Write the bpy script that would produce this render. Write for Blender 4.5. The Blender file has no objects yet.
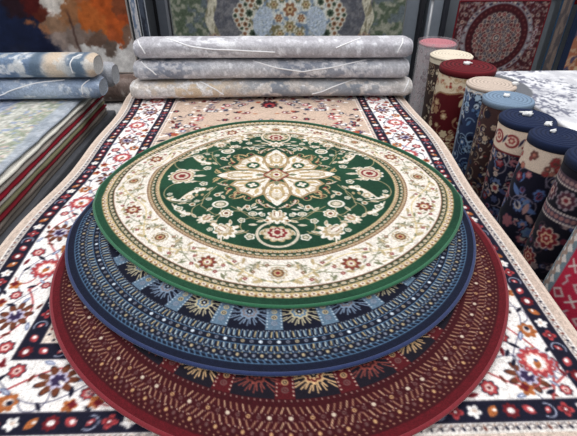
import bpy, bmesh, math, random
import numpy as np
from math import sin, cos, pi, atan2, hypot, radians

random.seed(7)
C = bpy.context.scene.collection
RNG = np.random.default_rng(11)

# ------------------------------------------------------------------ helpers: scene objects
def s2l(c):
    c = np.asarray(c, dtype=float)
    return np.where(c <= 0.04045, c/12.92, ((c+0.055)/1.055)**2.4)

def rgb(r, g, b):
    return (r/255.0, g/255.0, b/255.0)

def empty(name, loc, label, cat, group=None):
    o = bpy.data.objects.new(name, None)
    o.location = loc
    o.empty_display_size = 0.05
    C.objects.link(o)
    o['label'] = label
    o['category'] = cat
    if group:
        o['group'] = group
    return o

def link_mesh(name, verts, faces, mat, parent=None, cols=None, smooth=True):
    me = bpy.data.meshes.new(name)
    verts = np.asarray(verts, dtype=np.float32)
    faces = list(faces) if not isinstance(faces, np.ndarray) else faces
    if isinstance(faces, np.ndarray):
        nf = len(faces)
        me.vertices.add(len(verts))
        me.vertices.foreach_set('co', verts.ravel())
        me.loops.add(nf*4)
        me.loops.foreach_set('vertex_index', faces.astype(np.int32).ravel())
        me.polygons.add(nf)
        me.polygons.foreach_set('loop_start', np.arange(0, nf*4, 4, dtype=np.int32))
        me.polygons.foreach_set('loop_total', np.full(nf, 4, dtype=np.int32))
        me.update(calc_edges=True)
        me.validate()
    else:
        me.from_pydata([tuple(map(float, v)) for v in verts], [], [tuple(map(int, f)) for f in faces])
        me.update()
    if cols is not None:
        a = me.color_attributes.new('Col', 'FLOAT_COLOR', 'POINT')
        cc = np.ones((len(verts), 4), dtype=np.float32)
        cc[:, :3] = s2l(np.clip(cols, 0, 1))
        a.data.foreach_set('color', cc.ravel())
    me.polygons.foreach_set('use_smooth', np.full(len(me.polygons), smooth))
    me.materials.append(mat)
    o = bpy.data.objects.new(name, me)
    C.objects.link(o)
    if parent is not None:
        o.parent = parent
        o.matrix_parent_inverse = parent.matrix_basis.inverted()
    return o

def grid_faces(nu, nv, wrap_u=False, off=0):
    iu = np.arange(nu if wrap_u else nu-1)
    iv = np.arange(nv-1)
    U, V_ = np.meshgrid(iu, iv, indexing='ij')
    U = U.ravel(); V_ = V_.ravel()
    U2 = (U+1) % nu
    return np.stack([U*nv+V_, U2*nv+V_, U2*nv+V_+1, U*nv+V_+1], 1) + off

def bm_obj(name, bm, mat, parent=None, smooth=False):
    me = bpy.data.meshes.new(name)
    bm.normal_update()
    bm.to_mesh(me); bm.free()
    me.polygons.foreach_set('use_smooth', np.full(len(me.polygons), smooth))
    me.materials.append(mat)
    o = bpy.data.objects.new(name, me)
    C.objects.link(o)
    if parent is not None:
        o.parent = parent
        o.matrix_parent_inverse = parent.matrix_basis.inverted()
    return o

def add_box(bm, x0, x1, y0, y1, z0, z1, bev=0.0):
    r = bmesh.ops.create_cube(bm, size=1.0)
    vs = r['verts']
    for v in vs:
        v.co.x = x0 + (v.co.x+0.5)*(x1-x0)
        v.co.y = y0 + (v.co.y+0.5)*(y1-y0)
        v.co.z = z0 + (v.co.z+0.5)*(z1-z0)
    if bev > 0:
        es = list({e for v in vs for e in v.link_edges})
        bmesh.ops.bevel(bm, geom=es, offset=bev, segments=2, affect='EDGES', profile=0.5)

def tube_mesh(name, pts, rad, mat, parent=None, closed=False, sides=8, sq=1.0):
    """tube along a polyline; sq flattens its height"""
    P = np.asarray(pts, dtype=float)
    n = len(P)
    if closed:
        T = np.roll(P, -1, 0) - np.roll(P, 1, 0)
    else:
        T = np.gradient(P, axis=0)
    T /= np.linalg.norm(T, axis=1)[:, None] + 1e-12
    up = np.array([0, 0, 1.0])
    S = np.cross(T, up)
    ln = np.linalg.norm(S, axis=1)[:, None]
    S = np.where(ln < 1e-4, np.array([[1.0, 0, 0]]), S/np.maximum(ln, 1e-9))
    N = np.cross(S, T)
    R = np.broadcast_to(np.asarray(rad, dtype=float), (n,))[:, None]
    a = np.linspace(0, 2*pi, sides, endpoint=False)
    V = P[:, None, :] + (R[:, :, None]*(np.cos(a)[None, :, None]*S[:, None, :] + sq*np.sin(a)[None, :, None]*N[:, None, :]))
    nv = sides
    iu = np.arange(n if closed else n-1)
    iv = np.arange(sides)
    U, W = np.meshgrid(iu, iv, indexing='ij'); U = U.ravel(); W = W.ravel()
    U2 = (U+1) % n; W2 = (W+1) % sides
    F = np.stack([U*nv+W, U*nv+W2, U2*nv+W2, U2*nv+W], 1)
    F = [tuple(f) for f in F]
    if not closed:
        F.append(tuple(range(sides-1, -1, -1)))
        F.append(tuple((n-1)*nv + k for k in range(sides)))
    return link_mesh(name, V.reshape(-1, 3), F, mat, parent)

# ------------------------------------------------------------------ helpers: materials
MATS = {}
def principled(name):
    m = bpy.data.materials.new(name)
    m.use_nodes = True
    nt = m.node_tree
    b = nt.nodes['Principled BSDF']
    return m, nt, b

def pile_material(name, rough=0.95, sheen=0.04, coat=0.0, noise=0.22, nscale=260.0, bump=0.35, coat_rough=0.25):
    """woven pile: pattern comes from the mesh's colour attribute, fibre variation from noise"""
    m, nt, b = principled(name)
    at = nt.nodes.new('ShaderNodeAttribute'); at.attribute_name = 'Col'
    tc = nt.nodes.new('ShaderNodeTexCoord')
    nz = nt.nodes.new('ShaderNodeTexNoise'); nz.inputs['Scale'].default_value = nscale; nz.inputs['Detail'].default_value = 3
    nt.links.new(tc.outputs['Object'], nz.inputs['Vector'])
    mp = nt.nodes.new('ShaderNodeMapRange')
    mp.inputs['From Min'].default_value = 0.25; mp.inputs['From Max'].default_value = 0.75
    mp.inputs['To Min'].default_value = 1-noise; mp.inputs['To Max'].default_value = 1+noise
    nt.links.new(nz.outputs['Fac'], mp.inputs['Value'])
    mx = nt.nodes.new('ShaderNodeVectorMath'); mx.operation = 'SCALE'
    nt.links.new(at.outputs['Color'], mx.inputs[0]); nt.links.new(mp.outputs['Result'], mx.inputs['Scale'])
    nt.links.new(mx.outputs['Vector'], b.inputs['Base Color'])
    bp = nt.nodes.new('ShaderNodeBump'); bp.inputs['Strength'].default_value = bump; bp.inputs['Distance'].default_value = 0.003
    nt.links.new(nz.outputs['Fac'], bp.inputs['Height'])
    nt.links.new(bp.outputs['Normal'], b.inputs['Normal'])
    b.inputs['Roughness'].default_value = rough
    b.inputs['Specular IOR Level'].default_value = 0.15
    b.inputs['Sheen Weight'].default_value = sheen
    b.inputs['Coat Weight'].default_value = coat
    b.inputs['Coat Roughness'].default_value = coat_rough
    return m

def plain_material(col, rough=0.8, noise=0.12, nscale=60.0, spec=0.2, metal=0.0, sheen=0.0, stretch=(1, 1, 1), bump=0.15):
    key = ('plain', col, rough, noise, nscale, spec, metal, sheen, stretch)
    if key in MATS:
        return MATS[key]
    m, nt, b = principled('surface_%d' % len(MATS))
    tc = nt.nodes.new('ShaderNodeTexCoord')
    mpg = nt.nodes.new('ShaderNodeMapping'); mpg.inputs['Scale'].default_value = stretch
    nz = nt.nodes.new('ShaderNodeTexNoise'); nz.inputs['Scale'].default_value = nscale; nz.inputs['Detail'].default_value = 4
    nt.links.new(tc.outputs['Object'], mpg.inputs['Vector']); nt.links.new(mpg.outputs['Vector'], nz.inputs['Vector'])
    cr = nt.nodes.new('ShaderNodeValToRGB')
    l = s2l(col)
    cr.color_ramp.elements[0].position = 0.3; cr.color_ramp.elements[1].position = 0.7
    cr.color_ramp.elements[0].color = (*(l*(1-noise)), 1); cr.color_ramp.elements[1].color = (*np.minimum(l*(1+noise), 1), 1)
    nt.links.new(nz.outputs['Fac'], cr.inputs['Fac'])
    nt.links.new(cr.outputs['Color'], b.inputs['Base Color'])
    bp = nt.nodes.new('ShaderNodeBump'); bp.inputs['Strength'].default_value = bump; bp.inputs['Distance'].default_value = 0.003
    nt.links.new(nz.outputs['Fac'], bp.inputs['Height']); nt.links.new(bp.outputs['Normal'], b.inputs['Normal'])
    b.inputs['Roughness'].default_value = rough
    b.inputs['Specular IOR Level'].default_value = spec
    b.inputs['Metallic'].default_value = metal
    b.inputs['Sheen Weight'].default_value = sheen
    MATS[key] = m
    return m

def film_material():
    m = bpy.data.materials.new('clear_plastic_film'); m.use_nodes = True
    nt = m.node_tree
    b = nt.nodes['Principled BSDF']
    nz = nt.nodes.new('ShaderNodeTexNoise'); nz.inputs['Scale'].default_value = 14; nz.inputs['Detail'].default_value = 4
    mp = nt.nodes.new('ShaderNodeMapRange')
    mp.inputs['From Min'].default_value = 0.3; mp.inputs['From Max'].default_value = 0.75
    mp.inputs['To Min'].default_value = 0.18; mp.inputs['To Max'].default_value = 0.5
    nt.links.new(nz.outputs['Fac'], mp.inputs['Value'])
    nt.links.new(mp.outputs['Result'], b.inputs['Alpha'])
    bp = nt.nodes.new('ShaderNodeBump'); bp.inputs['Strength'].default_value = 0.5; bp.inputs['Distance'].default_value = 0.01
    nt.links.new(nz.outputs['Fac'], bp.inputs['Height']); nt.links.new(bp.outputs['Normal'], b.inputs['Normal'])
    b.inputs['Base Color'].default_value = (0.62, 0.63, 0.66, 1)
    b.inputs['Roughness'].default_value = 0.25
    return m

PILE = pile_material('rug_pile')
PILE_FINE = pile_material('rug_pile_fine', noise=0.16, sheen=0.03)
PILE_WRAPPED = pile_material('rug_pile_under_film', rough=0.6, sheen=0.02, coat=0.2, noise=0.2, nscale=120, coat_rough=0.35)
FILM = film_material()

# ------------------------------------------------------------------ helpers: noise
def _hash(ix, iy, seed):
    h = (ix.astype(np.int64)*374761393 + iy.astype(np.int64)*668265263 + seed*974634777) & 0x7fffffff
    h = ((h ^ (h >> 13))*1274126177) & 0x7fffffff
    return ((h ^ (h >> 16)) & 0xffff)/65535.0

def vnoise(x, y, seed=0):
    x = np.asarray(x, float); y = np.asarray(y, float)
    ix = np.floor(x); iy = np.floor(y); fx = x-ix; fy = y-iy
    fx = fx*fx*(3-2*fx); fy = fy*fy*(3-2*fy)
    a = _hash(ix, iy, seed); b = _hash(ix+1, iy, seed); c = _hash(ix, iy+1, seed); d = _hash(ix+1, iy+1, seed)
    return (a*(1-fx)+b*fx)*(1-fy) + (c*(1-fx)+d*fx)*fy

def fbm(x, y, seed=0, octv=4):
    s = 0; a = 0.5; t = 0
    for k in range(octv):
        s = s + a*vnoise(np.asarray(x)*2**k, np.asarray(y)*2**k, seed+17*k); t += a; a *= 0.55
    return s/t

def sstep(e0, e1, x):
    t = np.clip((x-e0)/(e1-e0), 0, 1)
    return t*t*(3-2*t)

def mixc(a, b, t):
    return np.asarray(a)*(1-t[..., None]) + np.asarray(b)*t[..., None]

# ------------------------------------------------------------------ helpers: weaving a pattern on a grid, sampled to vertex colours
ID = (np.eye(2), np.zeros(2))
def rot(a):
    return np.array([[cos(a), -sin(a)], [sin(a), cos(a)]])

class Weave:
    def __init__(s, x0, y0, x1, y1, px, base):
        s.x0, s.y0, s.px = x0, y0, px
        s.nx = int(round((x1-x0)/px)); s.ny = int(round((y1-y0)/px))
        s.im = np.empty((s.nx, s.ny, 3)); s.im[:] = base
        s.T = [ID]
        s.M = (0, 0, 0, 1, 1)
    def coords(s):
        X = s.x0+(np.arange(s.nx)+.5)*s.px; Y = s.y0+(np.arange(s.ny)+.5)*s.px
        return np.meshgrid(X, Y, indexing='ij')
    def fill(s, sdf, cx, cy, R, col, alpha=1.0):
        mx, my, ma, ms, mf = s.M
        ca, sa = cos(ma), sin(ma)
        gx = mx + ms*(ca*cx*mf - sa*cy); gy = my + ms*(sa*cx*mf + ca*cy)
        RR = R*ms + 2*s.px
        col = np.asarray(col)
        for A, b in s.T:
            px_, py_ = A @ (gx, gy) + b
            i0 = max(0, int((px_-RR-s.x0)/s.px)); i1 = min(s.nx, int((px_+RR-s.x0)/s.px)+2)
            j0 = max(0, int((py_-RR-s.y0)/s.px)); j1 = min(s.ny, int((py_+RR-s.y0)/s.px)+2)
            if i1 <= i0 or j1 <= j0:
                continue
            X = s.x0+(np.arange(i0, i1)+.5)*s.px - b[0]; Y = s.y0+(np.arange(j0, j1)+.5)*s.px - b[1]
            X, Y = np.meshgrid(X, Y, indexing='ij')
            u0 = A[0, 0]*X + A[1, 0]*Y - mx; v0 = A[0, 1]*X + A[1, 1]*Y - my
            u = (ca*u0 + sa*v0)/ms*mf; v = (-sa*u0 + ca*v0)/ms
            cov = np.clip(.5 - sdf(u, v)*ms/s.px, 0, 1)[..., None]*alpha
            W = s.im[i0:i1, j0:j1]
            W[:] = W*(1-cov) + col*cov
    def ell(s, cx, cy, rx, ry, col, a=0):
        ca, sa = cos(a), sin(a); m = min(rx, ry)
        s.fill(lambda u, v: (np.hypot(((u-cx)*ca+(v-cy)*sa)/rx, (-(u-cx)*sa+(v-cy)*ca)/ry)-1)*m, cx, cy, max(rx, ry), col)
    def petals(s, cx, cy, r, n, depth, col, ph=0.0, sq=1.0, sharp=1.0):
        def f(u, v):
            q = np.arctan2((v-cy)/sq, u-cx)
            return np.hypot(u-cx, (v-cy)/sq) - r*(1-depth + depth*np.abs(np.cos(n*q/2+ph))**sharp)
        s.fill(f, cx, cy, r*max(1, sq), col)
    def leaf(s, cx, cy, L, W, a, col, curve=0.0):
        ca, sa = cos(a), sin(a)
        def f(u, v):
            p = (u-cx)*ca+(v-cy)*sa; q = -(u-cx)*sa+(v-cy)*ca
            t = np.clip(p/(L/2), -1, 1)
            q = q - curve*(1-t*t)
            return np.maximum(np.abs(q) - W/2*(1-t*t), (np.abs(p)-L/2))
        s.fill(f, cx, cy, L/2+abs(curve), col)
    def line(s, pts, w, col, w1=None):
        P = np.asarray(pts, float)
        c = (P.min(0)+P.max(0))/2; R = np.hypot(*(P.max(0)-P.min(0)))/2 + w
        n = len(P)-1
        w1 = w if w1 is None else w1
        def f(u, v):
            d = np.full(u.shape, 9.0)
            for k in range(n):
                ax, ay = P[k]; bx, by = P[k+1]
                dx, dy = bx-ax, by-ay
                t = np.clip(((u-ax)*dx+(v-ay)*dy)/(dx*dx+dy*dy+1e-12), 0, 1)
                ww = (w+(w1-w)*(k+t)/n)/2
                d = np.minimum(d, np.hypot(u-ax-t*dx, v-ay-t*dy)-ww)
            return d
        s.fill(f, c[0], c[1], R, col)
    def poly(s, pts, col):
        P = np.asarray(pts, float); c = (P.min(0)+P.max(0))/2; R = np.hypot(*(P.max(0)-P.min(0)))/2
        def f(u, v):
            d = np.full(u.shape, 9.0); ins = np.zeros(u.shape, bool)
            for k in range(len(P)):
                ax, ay = P[k]; bx, by = P[(k+1) % len(P)]
                dx, dy = bx-ax, by-ay
                t = np.clip(((u-ax)*dx+(v-ay)*dy)/(dx*dx+dy*dy+1e-12), 0, 1)
                d = np.minimum(d, np.hypot(u-ax-t*dx, v-ay-t*dy))
                if abs(dy) > 1e-12:
                    ins ^= ((ay > v) != (by > v)) & (u < dx*(v-ay)/dy+ax)
            return np.where(ins, -d, d)
        s.fill(f, c[0], c[1], R, col)
    def rect(s, x0, x1, y0, y1, col):
        i0 = max(0, int(round((x0-s.x0)/s.px))); i1 = max(0, int(round((x1-s.x0)/s.px)))
        j0 = max(0, int(round((y0-s.y0)/s.px))); j1 = max(0, int(round((y1-s.y0)/s.px)))
        s.im[i0:i1, j0:j1] = col
    def soften(s, knots=.16):
        g = RNG.normal(size=(s.nx, s.ny, 1))*knots*.5
        g2 = RNG.normal(size=(s.nx//2+1, s.ny//2+1, 1))*knots*.5
        g2 = np.repeat(np.repeat(g2, 2, 0), 2, 1)[:s.nx, :s.ny]
        s.im = s.im*(1+np.clip(g+g2, -.5, .5))
        p = np.pad(s.im, ((1, 1), (1, 1), (0, 0)), mode='edge')
        k = [.25, .5, .25]
        q = sum(k[i]*p[i:i+s.nx, :] for i in range(3))
        s.im = sum(k[j]*q[:, j:j+s.ny] for j in range(3))
    def sample(s, x, y, wrapx=False):
        fx = (np.asarray(x)-s.x0)/s.px-.5; fy = (np.asarray(y)-s.y0)/s.px-.5
        ix = np.floor(fx).astype(int); iy = np.floor(fy).astype(int)
        tx = (fx-ix)[..., None]; ty = (fy-iy)[..., None]
        def g(i, j):
            i = i % s.nx if wrapx else np.clip(i, 0, s.nx-1)
            return s.im[i, np.clip(j, 0, s.ny-1)]
        return (g(ix, iy)*(1-tx)+g(ix+1, iy)*tx)*(1-ty) + (g(ix, iy+1)*(1-tx)+g(ix+1, iy+1)*tx)*ty

def arcpts(cx, cy, r0, r1, a0, a1, n=16):
    return [(cx+(r0+(r1-r0)*t)*cos(a0+(a1-a0)*t), cy+(r0+(r1-r0)*t)*sin(a0+(a1-a0)*t)) for t in np.linspace(0, 1, n)]

def rosette(w, x, y, r, cols, n=8, sq=1.0):
    """nested scalloped rings, cols from outline to heart"""
    k = len(cols)
    for i, c in enumerate(cols):
        w.petals(x, y, r*(1-i/k*0.95), n if i < k-1 else 4, 0.22 if i < 2 else 0.12, c, ph=0.3*i, sq=sq)

def palmette(w, x, y, r, a, cols, n=9):
    """serrated fan flower pointing along a"""
    M = w.M
    mx, my, ma, ms, mf = M
    gx = mx+ms*(cos(ma)*x*mf-sin(ma)*y); gy = my+ms*(sin(ma)*x*mf+cos(ma)*y)
    w.M = (gx, gy, ma+a, ms, mf)
    for i, c in enumerate(cols):
        q = r*(1-i*0.23)
        if q <= 0: break
        w.petals(-0.12*r*i, 0, q, n if i < 2 else 6, 0.3 if i < 2 else 0.15, c, sq=0.85)
    w.leaf(-0.35*r, 0, 0.9*r, 0.34*r, 0, cols[0])
    w.M = M

def sickle(w, x, y, L, a, col, edge, flip=1, width=None):
    """curved serrated leaf"""
    width = width or 0.22*L
    pts = [(x+ (t*cos(a) - flip*0.62*t*t*sin(a))*L, y + (t*sin(a) + flip*0.62*t*t*cos(a))*L) for t in np.linspace(0, 1, 9)]
    w.line(pts, width*1.25, edge, width*0.25)
    w.line(pts, width*0.85, col, width*0.12)
    for k in (2, 4, 6):
        px_, py_ = pts[k]
        w.leaf(px_ + flip*width*0.45*(-sin(a)), py_ + flip*width*0.45*cos(a), width*1.1, width*0.55, a+flip*1.2, col)

def transforms_dihedral(n, mirror=True):
    out = []
    for k in range(n):
        A = rot(2*pi*k/n)
        out.append((A, np.zeros(2)))
        if mirror:
            out.append((A @ np.diag([1.0, -1.0]), np.zeros(2)))
    return out
SYM4 = [(np.diag([sx, sy]).astype(float), np.zeros(2)) for sx in (1, -1) for sy in (1, -1)]

# ------------------------------------------------------------------ levels
ZP = 0.60            # top of the rectangular rug on its platform
TH = 0.013           # pile thickness of one round rug

# ================================================================== GREEN ROUND RUG : pattern
def weave_green():
    G0 = rgb(24, 58, 42); G1 = rgb(32, 70, 50)
    CR = rgb(222, 214, 204); CR2 = rgb(200, 188, 170); TAN = rgb(166, 146, 112); GOLD = rgb(186, 162, 120)
    BR = rgb(112, 74, 52); RD = rgb(122, 44, 46); DK = rgb(30, 48, 38); GG = rgb(120, 122, 96)
    w = Weave(-.83, -.83, .83, .83, .0016, G0)
    X, Y = w.coords()
    r = np.hypot(X, Y); th = np.arctan2(Y, X)
    im = w.im
    im[:] = mixc(G0, G1, sstep(.35, .65, fbm(X*6, Y*6, 3)))
    # ---- cream ground ring
    band = (r > .578) & (r < .722)
    im[band] = CR
    # ---- inner guard rings
    def ring(r0, r1, n, c0, c1, c2, seedless=0.0):
        k = (r >= r0) & (r < r1)
        ph = (th[k]*n/(2*pi)) % 1.0
        rr = (r[k]-(r0+r1)/2)/((r1-r0)/2)
        c = np.empty((k.sum(), 3)); c[:] = c0
        d = np.hypot((ph-.5)*2.0, rr)
        c[d < .62] = c1
        c[d < .30] = c2
        e = np.hypot((np.minimum(ph, 1-ph))*2.6, rr-.55)
        c[e < .42] = c2
        im[k] = c
    ring(.527, .545, 200, GOLD, CR2, BR)
    im[(r > .544) & (r < .5465)] = DK
    ring(.5465, .564, 120, rgb(46, 66, 48), CR2, TAN)
    im[(r > .563) & (r < .566)] = BR
    ring(.566, .577, 220, TAN, CR2, BR)
    im[(r > .577) & (r < .580)] = BR
    im[(r > .718) & (r < .722)] = BR
    ring(.722, .742, 150, rgb(60, 66, 48), CR2, TAN)
    im[(r > .741) & (r < .744)] = DK
    ring(.744, .768, 170, GOLD, CR, BR)
    # ---- cream ring ornament, sixteen flowers
    w.T = transforms_dihedral(8)
    d8 = pi/8
    def pol(rr, a): return (rr*cos(a), rr*sin(a))
    VT = rgb(176, 158, 120)
    wav = [pol(.650+.045*cos(t*8), t) for t in np.linspace(0, d8, 22)]
    w.line(wav, .006, rgb(205, 186, 140), .005)
    wav2 = [pol(.650-.040*cos(t*8), t) for t in np.linspace(0, d8, 22)]
    w.line(wav2, .003, GG)
    for (rr, a, L, W, rt, c) in [(.695, .09, .05, .016, 1.2, VT), (.61, .12, .045, .014, .6, GG), (.668, .19, .04, .012, .4, VT), (.60, .30, .04, .013, 2.0, VT),
                                 (.70, .27, .036, .012, 2.4, GG), (.632, .27, .035, .01, 1.9, GG), (.70, .18, .03, .012, .2, TAN), (.60, .2, .03, .012, 2.9, TAN), (.69, .36, .034, .012, 1.0, VT)]:
        x, y = pol(rr, a); w.leaf(x, y, L, W, a+rt, c)
    for rr, a in [(.612, .06), (.69, .16), (.615, .25), (.688, .32), (.653, .13), (.648, .30)]:
        x, y = pol(rr, a); w.petals(x, y, .0085, 4, .3, RD if a > .15 else BR); w.ell(x, y, .003, .003, CR2)
    fr = random.Random(41)
    for i in range(34):
        a_ = fr.uniform(0, d8); rr_ = fr.uniform(.592, .71)
        x, y = pol(rr_, a_)
        w.leaf(x, y, fr.uniform(.014, .030), fr.uniform(.005, .009), fr.uniform(0, 3.1), fr.choice([GG, VT, TAN, CR2, rgb(150, 140, 120), GG]))
    for i in range(7):
        a_ = fr.uniform(.04, d8-.04); rr_ = fr.uniform(.605, .70); x, y = pol(rr_, a_)
        w.line(arcpts(x, y, .016, .007, a_, a_+4, 9), .0026, fr.choice([VT, GG]))
    w.T = transforms_dihedral(8, False)
    x, y = pol(.650, 0)
    rosette(w, x, y, .034, [TAN, CR, GG, CR, BR, RD], 10)
    rosette(w, x, y, .022, [BR, GOLD, RD], 8)
    x, y = pol(.655, d8)
    w.petals(x, y, .036, 8, .38, BR); w.petals(x, y, .028, 8, .4, RD); w.petals(x, y, .019, 8, .2, GOLD); w.petals(x, y, .012, 6, .2, CR); w.ell(x, y, .005, .005, RD)
    # ---- centre field; the design sits slightly off towards the far side
    oy = .04
    w.T = [(A, np.array([0.0, oy])) for A, _ in SYM4]
    # curling vines
    for cx, cy, rr, a0, a1 in [(.395, .150, .105, -2.3, 3.4), (.17, .40, .085, -2.8, 2.4), (.30, .31, .065, -1.2, 3.6), (.09, .42, .06, -3.0, 1.8)]:
        w.line(arcpts(cx, cy, rr, rr*.92, a0, a1, 26), .0042, TAN)
    w.line([(.27, .10), (.32, .19), (.33, .27), (.27, .34), (.20, .36)], .0042, TAN)
    w.line([(.20, .28), (.14, .33), (.10, .37), (.0, .40)], .004, TAN)
    # sickle leaves
    for (x, y, L, a, f) in [(.330, .125, .12, .25, 1), (.47, .20, .085, 2.3, 1), (.26, .415, .105, 2.5, -1), (.375, .335, .10, -.3, -1), (.16, .43, .08, .5, 1)]:
        sickle(w, x, y, L, a, CR, TAN, f)
    # oval buds
    for (x, y, rx, ry) in [(.248, .262, .036, .03), (.10, .335, .02, .016)]:
        w.ell(x, y, rx, ry, CR); w.ell(x, y, rx*.72, ry*.72, GG); w.ell(x, y, rx*.5, ry*.5, CR2)
    # diagonal palmettes
    palmette(w, .205, .458, .058, 2.4, [CR, TAN, CR2, BR, RD])
    palmette(w, .30, .375, .040, .9, [CR2, CR, TAN, RD])
    rosette(w, .215, .335, .032, [CR, TAN, CR, BR], 7)
    rosette(w, .385, .195, .024, [CR2, TAN, CR], 6)
    for (x, y, r_) in [(.105, .49, .022), (.33, .075, .02), (.42, .29, .02), (.145, .385, .018), (.355, .12, .014), (.30, .215, .014), (.47, .165, .013), (.395, .345, .013), (.06, .34, .014), (.27, .45, .014), (.12, .30, .013), (.35, .23, .012)]:
        rosette(w, x, y, r_, [CR, GG, CR2], 5)
    for (x, y, a) in [(.29, .30, 1.0), (.41, .245, .3), (.35, .35, 2.2), (.145, .46, .4), (.44, .06, .5), (.39, .05, 2.2), (.30, .125, .8), (.19, .40, 1.8), (.06, .46, 1.2), (.065, .385, .4), (.46, .20, 1.3), (.265, .395, .2), (.10, .27, 1.0), (.255, .165, .6), (.16, .30, 2.3), (.24, .20, 2.0)]:
        w.leaf(x, y, .042, .016, a, CR2); w.leaf(x, y, .024, .007, a, TAN)
    fr = random.Random(17)
    for i in range(60):
        x = fr.uniform(.03, .5); y = fr.uniform(.03, .5); q = hypot(x, y)
        if q > .475 or q < .30: continue
        cl = w.im[int((x-w.x0)/w.px), int((y+oy-w.y0)/w.px)]
        if cl[0] > .28: continue
        if i % 3 == 0: rosette(w, x, y, fr.uniform(.010, .017), [CR, TAN, BR], 5)
        else: w.leaf(x, y, fr.uniform(.024, .045), fr.uniform(.009, .015), fr.uniform(0, 3.1), fr.choice([CR, CR2, TAN]))
    # axis palmettes
    rosette(w, .437, 0, .066, [CR, TAN, CR2, RD, CR2, BR, RD], 12)
    w.petals(.437, 0, .03, 8, .3, CR2); w.petals(.437, 0, .018, 6, .3, RD)
    w.leaf(.355, 0, .06, .02, 0, CR2)
    palmette(w, 0, .352, .052, pi/2, [CR, TAN, CR2, BR, RD])
    for sx in (1,):
        w.line(arcpts(0, .470, .078, .078, -1.2, pi/2, 18), .012, CR2)
    w.petals(0, .468, .062, 10, .2, TAN, sq=.85); w.petals(0, .468, .053, 10, .22, CR2, sq=.85)
    w.petals(0, .462, .038, 8, .2, RD, sq=.9); w.petals(0, .460, .026, 8, .3, CR2); w.ell(0, .458, .012, .014, RD)
    # ---- medallion
    BX = rgb(158, 134, 100)
    # tendrils round the rim
    for k, (x, y, rr, a0, a1) in enumerate([(.235, .075, .024, -2.0, 2.6), (.215, .125, .022, -1.5, 2.8), (.175, .17, .022, -1.2, 3.2), (.125, .215, .024, -.8, 3.4), (.07, .24, .022, -.6, 3.6),
                                            (.275, .04, .018, -1.8, 2.4), (.20, .20, .018, -2.2, 2.0), (.04, .275, .016, -1.2, 2.6)]):
        w.line(arcpts(x, y, rr, rr*.55, a0, a1, 14), .0065, GOLD, .003)
        w.ell(x, y, .007, .007, RD if k % 2 else BR)
    w.M = (0, 0, 0, .92, 1)
    # diagonal lobes with small green windows
    w.poly([(.02, .02), (.10, .045), (.205, .055), (.235, .10), (.205, .125), (.195, .175), (.15, .20), (.115, .235), (.065, .20), (.045, .10)], BX)
    w.poly([(.03, .03), (.10, .058), (.195, .066), (.22, .10), (.19, .118), (.182, .165), (.142, .188), (.11, .22), (.075, .192), (.055, .10)], CR)
    w.ell(.122, .105, .042, .040, TAN, .7); w.ell(.122, .105, .035, .033, G1, .7)
    w.petals(.122, .105, .024, 4, .6, CR, ph=.7); w.ell(.122, .105, .005, .005, GOLD)
    for (x, y, L, W, a_, c_) in [(.172, .085, .06, .022, .1, GOLD), (.10, .168, .06, .022, 1.4, GOLD), (.172, .15, .05, .020, 2.2, CR2), (.145, .165, .04, .014, 1.0, TAN), (.18, .12, .04, .012, .4, TAN),
                                 (.07, .07, .05, .012, .8, TAN), (.07, .14, .045, .012, 1.5, TAN), (.14, .062, .045, .010, .05, TAN)]:
        w.leaf(x, y, L, W, a_, c_)
    for (x, y, rr_, a0, a1) in [(.205, .09, .016, -1, 3), (.12, .20, .016, -.3, 3.6), (.175, .175, .015, -1.0, 3.2)]:
        w.line(arcpts(x, y, rr_, rr_*.4, a0, a1, 10), .004, BX)
    # long arms
    w.petals(.165, 0, .118, 2, .50, BX, sq=.62, sharp=.7); w.ell(.165, 0, .105, .046, CR); w.leaf(.262, 0, .075, .045, 0, CR)
    w.ell(.185, 0, .065, .030, GOLD); w.ell(.20, 0, .046, .021, CR2); w.leaf(.15, 0, .17, .018, 0, CR); w.ell(.235, 0, .014, .011, TAN); w.ell(.235, 0, .007, .005, CR)
    for sg in (1, -1):
        w.line(arcpts(.105, .022*sg, .026, .010, -.5*sg, 3.2*sg, 12), .005, GOLD); w.line(arcpts(.235, .036*sg, .020, .008, -1.5*sg, 2.6*sg, 12), .004, BX); w.line(arcpts(.165, .034*sg, .018, .007, -2.5*sg, 1.4*sg, 10), .004, BX)
        w.leaf(.14, .022*sg, .05, .010, .25*sg, TAN); w.leaf(.215, .024*sg, .045, .009, -.3*sg, TAN)
    w.petals(0, .17, .070, 3, .2, BX, sq=1.5); w.ell(0, .175, .056, .085, CR); w.leaf(0, .255, .08, .05, pi/2, CR)
    w.ell(0, .18, .038, .058, GOLD); w.ell(0, .195, .026, .036, CR2); w.petals(0, .165, .022, 6, .3, CR); w.ell(0, .165, .007, .009, GOLD); w.ell(0, .235, .010, .014, TAN)
    for sg in (1, -1):
        w.line(arcpts(.032*sg, .11, .020, .008, -1.0, 2.8, 12), .005, GOLD); w.line(arcpts(.040*sg, .20, .017, .007, -2.0, 2.0, 10), .004, BX); w.leaf(.026*sg, .145, .05, .010, 1.4, TAN)
    # outer fringe of tendrils
    for k, (x, y, L, a_, f_) in enumerate([(.225, .145, .05, .6, 1), (.245, .10, .05, .1, -1), (.165, .215, .05, 1.0, -1), (.085, .25, .05, 1.5, 1), (.285, .030, .045, .4, 1), (.045, .285, .045, 1.9, 1), (.20, .18, .045, .9, 1)]):
        sickle(w, x, y, L, a_, CR2 if k % 2 else GOLD, BR if k % 3 else RD, f_, .013)
    # heart
    w.poly([(-.075, 0), (0, -.075), (.075, 0), (0, .075)], RD)
    w.poly([(-.063, 0), (0, -.063), (.063, 0), (0, .063)], TAN)
    w.poly([(-.052, 0), (0, -.052), (.052, 0), (0, .052)], CR2)
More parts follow.
